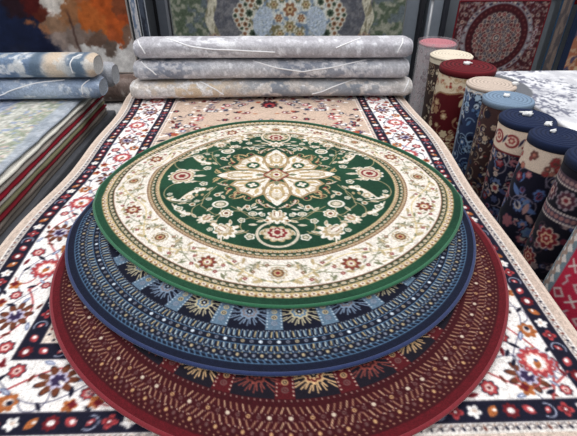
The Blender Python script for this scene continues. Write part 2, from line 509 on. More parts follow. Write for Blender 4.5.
    rosette(w, 0, 0, .036, [BX, GOLD, CR, RD], 8)
    w.leaf(.085, 0, .045, .025, 0, GG); w.leaf(0, .085, .045, .025, pi/2, GG)
    w.M = (0, 0, 0, 1, 1)
    w.soften()
    return w

# ================================================================== BLUE AND RED ROUND RUGS : one design, two colourways
def weave_baluch(p):
    """one 30 degree sector unrolled: x = angle*0.6 (m), y = radius (m)"""
    K = 0.6
    L = 2*pi/12*K
    w = Weave(0, .44, L, .83, .0012, p['ground'])
    w.T = [ID, (np.eye(2), np.array([L, 0])), (np.eye(2), np.array([-L, 0]))]
    w.rect(0, L, .44, .652, p['panel'])
    for k in range(2):
        cx = L*(k+.5)/2
        c1, c2 = (p['sunA'] if k == 0 else p['sunB'])
        for q in range(16):
            a = 2*pi*q/16+.2
            m = .074 if abs(sin(a)) < .75 else .058
            w.line([(cx+.03*cos(a), .583+.03*sin(a)), (cx+.85*m*cos(a), .583+.85*m*sin(a))], .0042, c1)
            w.line([(cx+.6*m*cos(a+.12), .583+.6*m*sin(a+.12)), (cx+.98*m*cos(a+.16), .583+.98*m*sin(a+.16))], .0036, c1)
        w.petals(cx, .583, .032, 8, .18, c1); w.petals(cx, .583, .0245, 8, .2, c2); w.petals(cx, .583, .018, 8, .35, c1)
        w.petals(cx, .583, .011, 6, .3, p['panel']); w.ell(cx, .583, .004, .004, p['white'])
        # column between panels
        x = L*k/2
        hw = .0245
        w.rect(max(0, x-hw), x+hw, .44, .652, p['col']); 
        if k == 0: w.rect(L-hw, L, .44, .652, p['col'])
        for yy in np.arange(.446, .65, .0115):
            for sx in (-1, 1):
                w.ell(x+sx*(hw-.004), yy, .0022, .0024, p['white'])
        for i, yy in enumerate(np.arange(.462, .65, .0235)):
            cc = [p['tan'], p['grey'], p['tan']][i % 3]
            w.ell(x, yy, .0095, .009, cc); w.ell(x, yy, .0055, .005, p['col'] if i % 2 else p['panel']); w.ell(x, yy, .003, .003, cc)
    # guard rows
    n = 22
    lad = p['ladder']
    (a0, a1), (b0, b1) = p['rows']
    for i in range(n):
        x = L*(i+.5)/n
        sl = (.0034 if (i % 11) < 5.5 else -.0034)*p['slant']
        c = p['dash'] if i % 3 else p['dash2']
        w.line([(x-sl, a0), (x+sl, a1)], .0036, c); w.ell(x+L/n/2, .6575, .0016, .0018, p['white']); w.ell(x+L/n/2, a1+.0045, .0015, .0016, p['white'])
        w.line([(x-sl, b0), (x+sl, b1)], .0036, c); w.ell(x+L/n/2, b1+.0035, .0016, .0018, p['white']); w.ell(x+L/n/2, b0-.002, .0013, .0013, p['white'])
        if lad:
            w.line([(x+.0042, a0), (x+.0042, a1)], .0024, lad); w.line([(x+.0042, b0), (x+.0042, b1)], .0022, lad)
            w.line([(x-.003, .7605), (x+.003, .770)], .0030, lad)
        else:
            w.ell(x, .7665, .0017, .0022, p['dash2'])
    n = 17
    for i in range(n):
        x = L*(i+.5)/n
        cc = [p['tan'], p['grey'], p['grey']][i % 3]
        w.ell(x, .746, .0038, .0058, cc); w.ell(x+L/n/2, .757, .0022, .0026, p['dash']); w.ell(x+L/n/2, .7365, .0018, .0024, p['dash2'])
    n = 14
    for i in range(n):
        x = L*(i+.5)/n
        cc = [p['white'], p['grey'], p['tan'], p['grey']][i % 4]
        w.ell(x, .7045 if not lad else .697, .0050, .0055, cc)
        if cc is not p['white']: w.ell(x, .7045 if not lad else .697, .0018, .0018, p['ground'])
    if lad:
        for y in (.6855, .7085, .7325, .7585, .7715):
            w.rect(0, L, y, y+.0024, lad)
    w.rect(0, L, .7745, .83, p['plain'])
    w.soften()
    return w, K

BLUE = dict(ground=rgb(20, 24, 40), panel=rgb(15, 18, 34), col=rgb(88, 110, 130), sunA=(rgb(176, 166, 136), rgb(92, 120, 150)), sunB=(rgb(116, 134, 156), rgb(120, 112, 116)), white=rgb(200, 212, 222),
            tan=rgb(172, 156, 124), grey=rgb(112, 118, 132), line=rgb(90, 128, 160), dash=rgb(170, 186, 190), dash2=rgb(180, 164, 124), slant=.35, ladder=rgb(78, 110, 140), plain=rgb(20, 25, 44), rows=((.660, .680), (.7125, .7275)))
RED = dict(ground=rgb(58, 15, 21), panel=rgb(24, 20, 30), col=rgb(78, 20, 26), sunA=(rgb(200, 164, 120), rgb(96, 34, 34)), sunB=(rgb(122, 60, 54), rgb(48, 22, 28)), white=rgb(206, 190, 170),
           tan=rgb(178, 142, 102), grey=rgb(96, 66, 64), line=rgb(96, 30, 32), dash=rgb(146, 108, 86), dash2=rgb(176, 144, 116), slant=.8, ladder=None, plain=rgb(88, 20, 28), rows=((.676, .692), (.716, .731)))

# ================================================================== round rug meshes
CG = (-.003, 1.778); CB = (-.016, 1.539); CRD = (.011, 1.327)

def radius_fun(samples, R=.8):
    """periodic smooth radius through (degree, radius) samples: an out-of-true hand-laid edge"""
    d = np.array([s[0] for s in samples], float); v = np.array([s[1] for s in samples], float)
    A = [np.ones(len(d))]
    for k in range(1, 5):
        A += [np.cos(np.radians(k*d)), np.sin(np.radians(k*d))]
    A = np.array(A).T
    lam = np.diag([0]+[.02*k*k for k in (1, 1, 2, 2, 3, 3, 4, 4)])
    c = np.linalg.solve(A.T @ A + lam, A.T @ (v-R))
    def f(th):
        o = np.full(th.shape, R+c[0])
        for k in range(1, 5):
            o = o + c[2*k-1]*np.cos(k*th) + c[2*k]*np.sin(k*th)
        return o
    return f
RF_G = radius_fun([(-168, .798), (-147, .782), (-129, .776), (-115, .77), (-109, .786), (-91, .815), (-78, .818), (-66, .816), (-50, .811), (-33, .80), (-19, .814), (-8, .824), (10, .803), (32, .752), (60, .765), (95, .82), (116, .802), (134, .815), (151, .815), (173, .8)])
RF_B = radius_fun([(-169, .81), (-159, .805), (-145, .788), (-130, .792), (-120, .797), (-108, .8), (-90, .799), (-82, .805), (-69, .81), (-57, .806), (-37, .795), (-23, .795), (20, .8), (60, .8), (90, .8), (130, .8), (160, .8)])
RF_R = radius_fun([(-171, .81), (-161, .804), (-151, .792), (-138, .788), (-125, .792), (-113, .801), (-90, .808), (-67, .812), (-53, .808), (-37, .802), (-21, .796), (-10, .795), (2, .80), (40, .8), (80, .8), (120, .8), (160, .8)])

def inside(c, rf, x, y, soft=.05):
    dx = x-c[0]; dy = y-c[1]
    return sstep(-.075, -.010, rf(np.arctan2(dy, dx)) - np.hypot(dx, dy))

def z_base(x, y):
    return ZP + TH + .0015 + .002*fbm(x*2.5, y*2.5, 5)
def z_red(x, y):
    return z_base(x, y)
def z_blue(x, y):
    return z_base(x, y) + (TH+.0025)*inside(CRD, RF_R, x, y)
def z_green(x, y):
    return z_base(x, y) + (TH+.0025)*(inside(CB, RF_B, x, y) + inside(CRD, RF_R, x, y))

def round_rug(name, c, rf, zf, colour_at, rings, nth, edge_col, label, edge_label, edge_r=.0068):
    root = empty(name, (c[0], c[1], ZP), label, 'rug', 'round rugs stacked on the display')
    th = np.linspace(-pi, pi, nth, endpoint=False)
    rho = np.asarray(rings)
    TT, RR = np.meshgrid(th, rho, indexing='ij')
    rad = rf(TT)*(RR/.8)
    x = c[0]+rad*np.cos(TT); y = c[1]+rad*np.sin(TT)
    z = zf(x, y)
    V = np.stack([x, y, z], -1).reshape(-1, 3)
    cols = colour_at(TT, RR).reshape(-1, 3)
    F = grid_faces(nth, len(rho), True)
    # skirt down to the layer below
    nv = len(rho)
    xo = x[:, -1]; yo = y[:, -1]
    base = len(V)
    V = np.vstack([V, np.stack([xo, yo, z[:, -1]-TH+.002], -1)])
    cols = np.vstack([cols, cols.reshape(nth, nv, 3)[:, -1]])
    i = np.arange(nth); j = (i+1) % nth
    F = np.vstack([F, np.stack([i*nv+nv-1, base+i, base+j, j*nv+nv-1], 1)[:, ::1]])
    F = F[:, ::-1] if False else F
    o = link_mesh('pile', V, F, PILE_FINE, root, cols)
    # rolled binding along the rim
    t2 = np.linspace(-pi, pi, 360, endpoint=False)
    rr = rf(t2)
    bx = c[0]+rr*np.cos(t2); by = c[1]+rr*np.sin(t2)
    bz = zf(bx, by) - .0045
    e = tube_mesh('edge_binding', np.stack([bx, by, bz], 1), edge_r, plain_material(edge_col, .85, .15, 150, .15, 0, .3), root, True, 10, .85)
    e['label'] = edge_label
    return root

WG = weave_green()
def green_at(T, R):
    return WG.sample(R*np.cos(T), R*np.sin(T))
WB, KB = weave_baluch(BLUE)
WR, KR = weave_baluch(RED)
def baluch_at(W, K):
    def f(T, R):
        return W.sample((T*K) % (2*pi/12*K), R, True)
    return f

ring_b = list(np.linspace(.002, .44, 12)) + list(np.linspace(.45, .80, 125))
round_rug('round_rug', CRD, RF_R, z_red, baluch_at(WR, KR), ring_b, 1500, rgb(122, 34, 44),
          'dark red round rug with beige dotted border bands, lowest of the three round rugs', 'wine red edge binding')
round_rug('round_rug', CB, RF_B, z_blue, baluch_at(WB, KB), ring_b, 1500, rgb(40, 52, 92),
          'navy blue round rug with light blue dotted border bands, middle of the three round rugs', 'navy blue edge binding')
round_rug('round_rug', CG, RF_G, z_green, green_at, np.linspace(.002, .80, 250), 1200, rgb(44, 100, 70),
          'dark green round rug with cream flower border and medallion, topmost of the three', 'bright green edge binding')

# ================================================================== RECTANGULAR RUG UNDER THEM
RX0, RX1, RY0, RY1 = -1.055, .925, .536, 3.50
WHT = rgb(236, 231, 228); NVY = rgb(22, 22, 40); RST = rgb(166, 96, 54); BRN = rgb(96, 44, 36); MAR = rgb(104, 26, 34); REDD = rgb(166, 62, 66); BEI = rgb(206, 184, 170); SLT = rgb(74, 86, 122)

def weave_rect():
    LW = RX1-RX0; LH = RY1-RY0
    w = Weave(0, 0, LW, LH, .002, BEI)
    def frame(d0, d1, c):
        w.rect(d0, LW-d0, d0, LH-d0, c)
        return
    frame(0, 0, rgb(200, 181, 168))
    frame(.036, 0, rgb(226, 220, 214))
    frame(.0655, 0, NVY)
    frame(.124, 0, WHT)
    frame(.290, 0, NVY)
    frame(.346, 0, rgb(222, 208, 196))
    frame(.372, 0, rgb(194, 171, 154))
    d_s = .051; d_n = .095; d_w = .207; d_i = .318
    # the four sides as local frames: x along the side, y across from the edge inwards
    def sides():
        near = (np.eye(2), np.array([0.0, 0.0]))
        left = (np.array([[0., 1.], [1., 0.]]), np.array([0.0, 0.0]))
        right = (np.array([[0., -1.], [1., 0.]]), np.array([LW, 0.0]))
        far = (np.array([[1., 0.], [0., -1.]]), np.array([0.0, LH]))
        return [(near, LW), (far, LW), (left, LH), (right, LH)]
    def scroll(x, y, s=1):
        w.line(arcpts(x, y, .009, .004, 2.6, -2.2, 8), .003, rgb(74, 62, 66))
        w.ell(x+.014, y-.002, .0042, .006, BRN if random.random() < .4 else NVY, .4)
        w.ell(x+.013, y+.007, .003, .0025, rgb(130, 100, 84))
    def guard(x, y, k, s=1.0):
        k = k % 6
        w.M = (x, y, 0, s, 1)
        if k == 0:
            w.petals(0, 0, .020, 5, .4, WHT, ph=.5); w.ell(.002, .002, .007, .005, BEI)
        elif k == 1:
            w.leaf(0, 0, .040, .024, .9, RST); w.ell(.006, .003, .006, .004, WHT)
        elif k == 2:
            w.petals(0, 0, .022, 8, .25, MAR); w.ell(0, 0, .010, .008, WHT)
        elif k == 3:
            w.leaf(0, .002, .038, .024, -.6, REDD); w.ell(.004, .002, .008, .006, WHT, -.6)
        elif k == 4:
            w.line(arcpts(0, 0, .021, .018, -2.2, 1.7, 14), .0035, rgb(180, 186, 206)); w.leaf(.001, 0, .026, .014, .9, REDD); w.ell(0, 0, .004, .003, WHT)
        else:
            w.petals(0, 0, .021, 4, .5, REDD, ph=.3); w.petals(0, 0, .012, 4, .4, MAR, ph=.3); w.ell(0, 0, .004, .004, WHT)
        w.M = (0, 0, 0, 1, 1)
    def vine(pts, wd, c):
        w.line(pts, wd, c)
    def border_unit(x, y, fl):
        """one repeat of the white main border, .46 m long"""
        w.M = (x, y, 0, 1, 1) if fl > 0 else (x, y, pi, 1, -1)
        R2 = rgb(168, 72, 74)
        vine([(-.23+.46*t, .052*sin(2*pi*t)) for t in np.linspace(0, 1, 22)], .0058, R2)
        vine([(-.23+.46*t, -.058*sin(2*pi*t+.5)) for t in np.linspace(0, 1, 22)], .0026, rgb(60, 60, 88))
        vine(arcpts(.06, .045, .045, .03, -1.0, 3.0, 14), .0026, rgb(60, 60, 88))
        vine(arcpts(-.16, -.04, .045, .028, .6, 4.6, 14), .0045, R2)
        # ringed red flower
        w.petals(-.115, .018, .056, 12, .16, rgb(150, 150, 168)); w.petals(-.115, .018, .052, 12, .2, REDD); w.petals(-.115, .018, .034, 10, .2, rgb(222, 160, 150)); w.petals(-.115, .018, .028, 8, .2, WHT)
        w.leaf(-.122, .018, .036, .02, .4, RST); w.ell(-.110, .02, .006, .005, SLT)
        for q in range(9):
            a = q*.7; w.ell(-.115+.043*cos(a), .018+.043*sin(a), .003, .003, WHT)
        # spiky brown flower
        w.petals(.105, -.012, .064, 9, .58, NVY, sq=.85); w.petals(.105, -.012, .060, 9, .6, rgb(106, 58, 40), sq=.85); w.petals(.105, -.012, .030, 7, .3, rgb(184, 178, 200)); w.petals(.105, -.012, .020, 6, .3, rgb(52, 40, 72)); w.leaf(.118, -.004, .026, .010, .6, WHT)
        # rust flower with navy comma
        w.M = (w.M[0], w.M[1], w.M[2], 1, w.M[4])
        w.petals(.0, .052, .030, 7, .3, RST); w.ell(.004, .052, .014, .011, rgb(210, 196, 190)); w.ell(.008, .054, .008, .007, NVY)
        # small rosettes
        for (a, b, r_) in [(.20, .030, .019), (-.02, -.045, .023), (-.205, .05, .016)]:
            w.petals(a, b, r_*1.15, 7, .25, NVY); w.petals(a, b, r_, 7, .25, REDD); w.petals(a, b, r_*.55, 5, .2, rgb(226, 196, 188)); w.ell(a, b, r_*.2, r_*.2, MAR)
        for (a, b, r_) in [(-.20, -.055, .022), (.165, .066, .021)]:
            w.petals(a, b, r_, 5, .42, RST); w.petals(a+.006, b-.004, r_*.6, 4, .4, MAR)
        # leaves
        for (a, b, L, W, q, c) in [(-.02, .02, .045, .014, .5, SLT), (.155, .025, .036, .013, 1.4, NVY), (-.055, -.02, .04, .013, 2.2, NVY), (.06, -.07, .038, .013, .3, SLT), (-.21, .005, .034, .012, 1.2, NVY), (-.075, -.066, .038, .013, .2, MAR),
                                   (.175, -.015, .034, .012, -.5, SLT), (.215, .075, .03, .011, .6, NVY), (-.15, .074, .032, .011, -.3, MAR), (.085, .066, .034, .011, .9, NVY), (-.185, .03, .028, .010, -.8, SLT), (.03, -.02, .03, .011, 1.9, BRN), (-.115, -.05, .032, .011, .7, NVY), (.145, -.07, .03, .011, -.4, BRN)]:
            w.leaf(a, b, L, W, q, c)
            if c is SLT: w.leaf(a, b, L*.7, W*.5, q, rgb(200, 204, 220))
        w.M = (0, 0, 0, 1, 1)
    random.seed(3)
    for (A, b), L in sides():
        w.T = [(A, b)]
        n = int(round((L-.08)/.027))
        for i in range(n):
            scroll(.045+(L-.09)*(i+.5)/n, d_s)
        n = int(round((L-.19)/.048))
        for i in range(n+1):
            guard(d_n+(L-2*d_n)*i/n, d_n, i, 1.0)
        n = int(round((L-2*d_i)/.050))
        for i in range(n+1):
            guard(d_i+(L-2*d_i)*i/n, d_i, i+2, .95)
        n = max(3, int(round((L-.26)/.44)))
        for i in range(n):
            u = .13+(L-.26)*(i+.5)/n
            border_unit(u, d_w, 1 if i % 2 else -1)
        # thin outlines
        for d in (.0655, .124, .290, .346):
            w.line([(d, d), (L-d, d)], .003, rgb(52, 46, 60))
        n = int((L-.74)/.022)
        for i in range(n):
            w.ell(.37+(L-.74)*(i+.5)/n, .359, .0045, .005, MAR if i % 2 else NVY)
    # field: dense navy and wine florals on beige, corner pieces thicker
    w.T = [(np.diag([sx, sy]).astype(float), np.array([LW/2, LH/2])) for sx in (1, -1) for sy in (1, -1)]
    rr = random.Random(5)
    hw, hh = LW/2-.385, LH/2-.385
    for i in range(260):
        x = rr.uniform(0, hw); y = rr.uniform(0, hh)
        if y < hh-.9: continue
        corner = (hw-x)+(hh-y)*.8 < .62
        c = rr.choice([NVY, MAR, NVY, BRN, SLT, REDD]) if corner else rr.choice([MAR, BRN, RST, NVY])
        if not corner and rr.random() < .45: continue
        s_ = rr.uniform(.012, .026)
        if rr.random() < .5:
            w.petals(x, y, s_, 6, .3, c); w.petals(x, y, s_*.5, 5, .3, WHT if rr.random() < .6 else REDD)
        else:
            w.leaf(x, y, s_*2.4, s_*.9, rr.uniform(0, 3), c)
        if corner and rr.random() < .6:
            w.line(arcpts(x, y, .04, .02, rr.uniform(0, 6), rr.uniform(0, 6)+2, 8), .004, rgb(92, 82, 104))
            w.ell(x+.03, y-.02, .012, .010, WHT)
    w.T = [(np.diag([1.0, sy]), np.array([LW/2, LH/2])) for sy in (1, -1)]
    palmette(w, 0.02, hh-.19, .075, pi/2, [NVY, MAR, REDD, NVY, WHT])
    palmette(w, 0.02, hh-.05, .055, pi/2, [MAR, NVY, BEI, MAR])
    w.soften()
    return w

def rect_rug():
    w = weave_rect()
    root = empty('rectangular_rug', ((RX0+RX1)/2, (RY0+RY1)/2, ZP), 'large cream rectangular rug with navy flower borders lying under the three round rugs', 'rug')
    def axis(segs):
        out = []
        for a, b, st in segs:
            n = max(1, int(round((b-a)/st)))
            out += list(np.linspace(a, b, n, endpoint=False))
        return np.array(out + [segs[-1][1]])
    xs = axis([(RX0, -.52, .0035), (-.52, .42, .0065), (.42, RX1, .0035)])
    ys = axis([(RY0, 1.3, .0035), (1.3, 2.45, .006), (2.45, 3.08, .006), (3.08, RY1, .03)])
    X, Y = np.meshgrid(xs, ys, indexing='ij')
    # the two long edges wander a little and slump towards the floor
    wl = .016*np.sin(Y*3.1+.6)+.010*np.sin(Y*7.3)
    wrr = .018*np.sin(Y*2.7+1.5)+.008*np.sin(Y*6.1)
    tl = 1-sstep(0, .5, X-RX0); tr = 1-sstep(0, .5, RX1-X)
    XX = X + wl*tl + wrr*tr
    Z = ZP + .002*(fbm(X*2.5, Y*2.5, 2)-.5) - .010*sstep(.06, 0, np.minimum(X-RX0, RX1-X)) - .004
    V = np.stack([XX, Y, Z], -1).reshape(-1, 3)
    cols = w.sample(X-RX0, Y-RY0).reshape(-1, 3)
    link_mesh('pile', V, grid_faces(len(xs), len(ys)), PILE, root, cols)
    # bound edge all the way round
    nx, ny = len(xs), len(ys)
    q = np.stack([XX, Y, Z-.006], -1)
    k = 6
    path = np.vstack([q[::k, 0], q[-1:, 0], q[-1, k::k], q[-1:, -1], q[::-1, -1][k::k], q[0, ::-1][k:-1:k]])
    keep = [0]
    for i in range(1, len(path)):
        if np.linalg.norm(path[i]-path[keep[-1]]) > .004: keep.append(i)
    e = tube_mesh('edge_binding', path[keep], .010, plain_material(rgb(214, 196, 182), .85, .12, 120, .15, 0, .2), root, True, 8, .8)
    e['label'] = 'beige edge binding'
    return root
rect_rug()

# ================================================================== PLATFORM UNDER IT
def platform(label, x0, x1, y0, y1, z1, col, skirt_in=.05):
    root = empty('display_platform', ((x0+x1)/2, (y0+y1)/2, 0), label, 'platform')
    bm = bmesh.new(); add_box(bm, x0, x1, y0, y1, z1-.06, z1, .01)
    bm_obj('platform_top', bm, plain_material(col, .8, .1, 30), root)
    bm = bmesh.new(); add_box(bm, x0+skirt_in, x1-skirt_in, y0+skirt_in, y1-skirt_in, 0.0, z1-.06, .006)
    bm_obj('platform_base', bm, plain_material(tuple(c*.8 for c in col), .8, .1, 30), root)
    return root
platform('grey display platform beneath the large cream rectangular rug', RX0+.04, RX1-.04, RY0+.03, RY1, ZP-.026, rgb(84, 86, 92))

# ================================================================== ROLLED RUGS LYING ACROSS THE FAR END
def mottle(px, py, cols, sc, seed, contrast=.18):
    n = fbm(px*sc, py*sc, seed, 5); n2 = fbm(px*sc*2.2+9, py*sc*2.2, seed+5, 4)
    c = mixc(cols[0], cols[1], sstep(.5-contrast, .5+contrast, n))
    c = mixc(c, cols[2], sstep(.60, .66+contrast*.3, n2))
    g = vnoise(px*95+seed, py*95, seed+9)*.6+vnoise(px*190, py*190+seed, seed+11)*.4
    return c*(.86+.28*g[..., None])

def lying_roll(name, x0, x1, y, zc, ry, rz, colour, label, group, cat='rug', seams=(), mat=None, droop=.006, end_col=rgb(168, 168, 172), seed=0):
    """a flattened roll along X with softly rounded ends"""
    root = empty(name, ((x0+x1)/2, y, zc-rz), label, cat, group)
    nu, nv = int((x1-x0)/.006), 56
    u = np.linspace(0, 1, nu); a = np.linspace(0, 2*pi, nv, endpoint=False)
    def point(U, A):
        x = x0+(x1-x0)*U
        e = np.minimum(x-x0, x1-x)
        s = 1-.22*(1-sstep(0, .05, e))**2
        p = 2.6
        ca, sa = np.cos(A), np.sin(A)
        cy = np.sign(ca)*np.abs(ca)**(2/p); cz = np.sign(sa)*np.abs(sa)**(2/p)
        wob = 1+.035*(fbm(x*3+seed, A*0+1.7, seed)-.5)*2
        zz = zc + rz*cz*s*np.where(cz > 0, wob, 1)
        yy = y + ry*cy*s*wob + .012*np.sin(x*2.3+seed)
        return x, yy, zz
    U, A = np.meshgrid(u, a, indexing='ij')
    x, yy, zz = point(U, A)
    cols = colour(x, A*(ry+rz)/2*1.1)
    F = grid_faces(nu, nv, False)
    i = np.arange(nu-1); F = np.vstack([F, np.stack([i*nv+nv-1, (i+1)*nv+nv-1, (i+1)*nv, i*nv], 1)])
    link_mesh('rolled_pile', np.stack([x, yy, zz], -1).reshape(-1, 3), F, mat or PILE_WRAPPED, root, cols.reshape(-1, 3))
    # rolled ends: a spiral of folded layers
    for side, xe in ((0, x0), (1, x1)):
        nr = 14
        V = []; Fc = []
        rr = np.linspace(.0, 1, nr)
        for ii, q in enumerate(rr):
            xx_, y_, z_ = point(np.full(nv, float(side)), a)
            cy_, cz_ = y_.mean(), (z_.max()+z_.min())/2
            dx = (.010*(1-q)**.5 + .004*((ii) % 2))*(1 if side == 0 else -1)
            for j in range(nv):
                V.append((xe+dx*0.9, cy_+(y_[j]-cy_)*q, cz_+(z_[j]-cz_)*q))
        for ii in range(nr-1):
            for j in range(nv):
                Fc.append((ii*nv+j, ii*nv+(j+1) % nv, (ii+1)*nv+(j+1) % nv, (ii+1)*nv+j))
        link_mesh('rolled_end', V, Fc, plain_material(end_col, .7, .2, 90), root)
    for s in seams:
        pu = np.array([q[0] for q in s], float); pa = np.array([q[1] for q in s], float)
        t = np.linspace(0, 1, 40); k = np.linspace(0, 1, len(s))
        # smooth interpolation
        xu = np.interp(t, k, pu); aa = np.interp(t, k, pa)
        for _ in range(6):
            xu[1:-1] = (xu[:-2]+2*xu[1:-1]+xu[2:])/4; aa[1:-1] = (aa[:-2]+2*aa[1:-1]+aa[2:])/4
        px_, py_, pz_ = point((xu-x0)/(x1-x0), aa)
        tube_mesh('wrap_seam', np.stack([px_, py_, pz_], 1), .0048, plain_material(rgb(236, 236, 238), .4, .05, 50, .4), root, False, 6)
    return root

GR = 'rolled grey rugs lying across the far end'
def col_top(x, s):
    c = mottle(x, s, (rgb(166, 164, 171), rgb(180, 178, 184), rgb(204, 204, 210)), 9.0, 21, .12)
    k = sstep(.44, .60, fbm(x*10, s*22, 31))*np.exp(-((x+.45)/.35)**2)
    return mixc(c, rgb(218, 218, 222), k)
def col_mid(x, s):
    c = mottle(x, s, (rgb(178, 178, 184), rgb(196, 196, 201), rgb(214, 214, 218)), 12.0, 23, .1)
    k = sstep(.50, .56, fbm(x*22, s*26, 33))*(np.exp(-((x+.72)/.2)**2)+np.exp(-((x-.15)/.18)**2)+.8*np.exp(-((x-.5)/.2)**2))
    return mixc(c, rgb(128, 134, 148), np.clip(k, 0, 1))
def col_bot(x, s):
    c = mottle(x, s, (rgb(196, 190, 186), rgb(212, 208, 206), rgb(226, 224, 224)), 13.0, 25, .1)
    k = sstep(.46, .54, fbm(x*18, s*20, 35))*(np.exp(-((x+.55)/.3)**2))
    c = mixc(c, rgb(196, 170, 138), np.clip(k, 0, 1)*.75)
    k = sstep(.40, .50, fbm(x*16, s*18, 37))*(np.exp(-((x-.0)/.22)**2)+np.exp(-((x-.55)/.22)**2))
    return mixc(c, rgb(136, 142, 152), np.clip(k, 0, 1))
FR = pi  # front of the roll faces -Y
lying_roll('rolled_rug', -1.0, .955, 3.095, ZP+.008+.060, .110, .060, col_bot, 'pale cream and grey rolled rug, lowest of the three lying across the far end', GR,
           seams=[[(-.52, FR*.62), (-.46, FR*.82), (-.36, FR*1.08)], [(.56, FR*.60), (.48, FR*.75), (.36, FR*.98), (.25, FR*1.12)], [(.93, FR*.62), (.91, FR*.85), (.89, FR*1.05)]], seed=1)
lying_roll('rolled_rug', -.955, .912, 3.10, ZP+.008+.120+.008+.063, .110, .063, col_mid, 'grey mottled rolled rug, middle of the three lying across the far end', GR,
           seams=[[(-.15, FR*.66), (.0, FR*.92), (.18, FR*1.02), (.4, FR*.9), (.62, FR*.62)], [(-.90, FR*.62), (-.86, FR*.85), (-.80, FR*1.05)]], seed=2, end_col=rgb(176, 176, 180))
lying_roll('rolled_rug', -.935, .918, 3.11, ZP+.008+.120+.008+.126+.008+.063, .110, .063, col_top, 'plain grey rolled rug with white lines, topmost of the three lying across the far end', GR,
           seams=[[(-.905, FR*.62), (-.885, FR*.85), (-.855, FR*1.05)], [(-.73, FR*.55), (-.66, FR*.70), (-.56, FR*.90), (-.42, FR*.98), (-.2, FR*1.0), (.0, FR*1.03)], [(.57, FR*.58), (.50, FR*.75), (.40, FR*.95)], [(.85, FR*.6), (.84, FR*.8), (.81, FR*1.05)]], seed=3)

# ================================================================== LEFT STACK OF FLAT RUGS
def flat_rug(label, x0, x1, y0, y1, z0, th, edge_col, group, colour=None, wav=.01, seed=0, binding=None, step=.03, base_col=None):
    root = empty('flat_rug', ((x0+x1)/2, (y0+y1)/2, z0), label, 'rug', group)
    nx = max(8, int((x1-x0)/step)); ny = int((y1-y0)/step)
    xs = np.linspace(x0, x1, nx); ys = np.linspace(y0, y1, ny)
    X, Y = np.meshgrid(xs, ys, indexing='ij')
    dx = wav*(fbm(Y*4+seed*3.1, Y*0+seed, seed, 3)-.5)*2
    XX = X + dx*sstep(.3, 0, x1-X)
    dip = .004*(fbm(X*3, Y*3, seed+40)-.5)
    top = np.stack([XX, Y, z0+th+dip-.003-.25*th*sstep(.014, 0, x1-X)], -1)
    per = [(i, 0) for i in range(nx)] + [(nx-1, j) for j in range(1, ny)] + [(i, ny-1) for i in range(nx-2, -1, -1)] + [(0, j) for j in range(ny-2, 0, -1)]
    V = list(top.reshape(-1, 3))
    if colour is not None:
        cc = list(colour(X, Y).reshape(-1, 3))
    else:
        cc = [np.array(base_col if base_col is not None else edge_col)]*len(V)
    F = [tuple(f) for f in grid_faces(nx, ny)]
    rows = []
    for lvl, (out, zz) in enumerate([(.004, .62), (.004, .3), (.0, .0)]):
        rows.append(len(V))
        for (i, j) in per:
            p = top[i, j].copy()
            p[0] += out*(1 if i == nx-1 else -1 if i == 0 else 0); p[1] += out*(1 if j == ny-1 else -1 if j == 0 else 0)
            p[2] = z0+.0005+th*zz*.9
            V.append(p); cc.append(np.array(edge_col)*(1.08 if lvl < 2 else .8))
    idx = [i*ny+j for (i, j) in per]
    m = len(per)
    prev = idx
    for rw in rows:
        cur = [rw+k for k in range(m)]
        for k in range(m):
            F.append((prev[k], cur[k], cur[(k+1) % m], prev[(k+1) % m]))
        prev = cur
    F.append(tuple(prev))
    link_mesh('pile', np.array(V), F, PILE, root, np.array(cc))
    if binding:
        pts = [top[nx-1, j]+np.array([.002, 0, -.004]) for j in range(0, ny)]
        e = tube_mesh('edge_binding', np.array(pts), binding[1], plain_material(binding[0], .85, .15, 120), root, False, 7, .7)
        e['label'] = binding[2]
    return root

def col_leftpile(X, Y):
    # blue-grey ground, a broad sage and cream floral band running along the edge
    e = -1.37-X + .03*np.sin(Y*4)
    n = fbm(X*24, Y*24, 61, 4); n2 = fbm(X*46, Y*46, 63, 4)
    base = mixc(rgb(126, 138, 164), rgb(166, 172, 186), sstep(.35, .65, n2))
    edge = mixc(rgb(154, 162, 172), rgb(172, 178, 186), sstep(.4, .6, n))
    band = mixc(rgb(158, 164, 148), rgb(208, 206, 196), sstep(.36, .58, n))
    band = mixc(band, rgb(140, 150, 130), sstep(.54, .64, n2)*.8)
    band = mixc(band, rgb(138, 152, 184), sstep(.60, .68, fbm(X*34+5, Y*34, 71))*.8)
    band = mixc(band, rgb(198, 172, 166), sstep(.64, .70, fbm(X*50+5, Y*50, 72))*.8)
    c = mixc(edge, band, sstep(.075, .095, e))
    c = mixc(c, mixc(rgb(178, 178, 170), rgb(210, 210, 202), sstep(.4, .6, n2)), sstep(.26, .275, e)*sstep(.35, .335, e))
    c = mixc(c, base, sstep(.40, .43, e))
    return c*(.88+.24*vnoise(X*90, Y*90, 77)[..., None])
GL = 'flat rugs stacked on the left'
LX0, LY0, LY1 = -2.75, .55, 3.46
z = .345
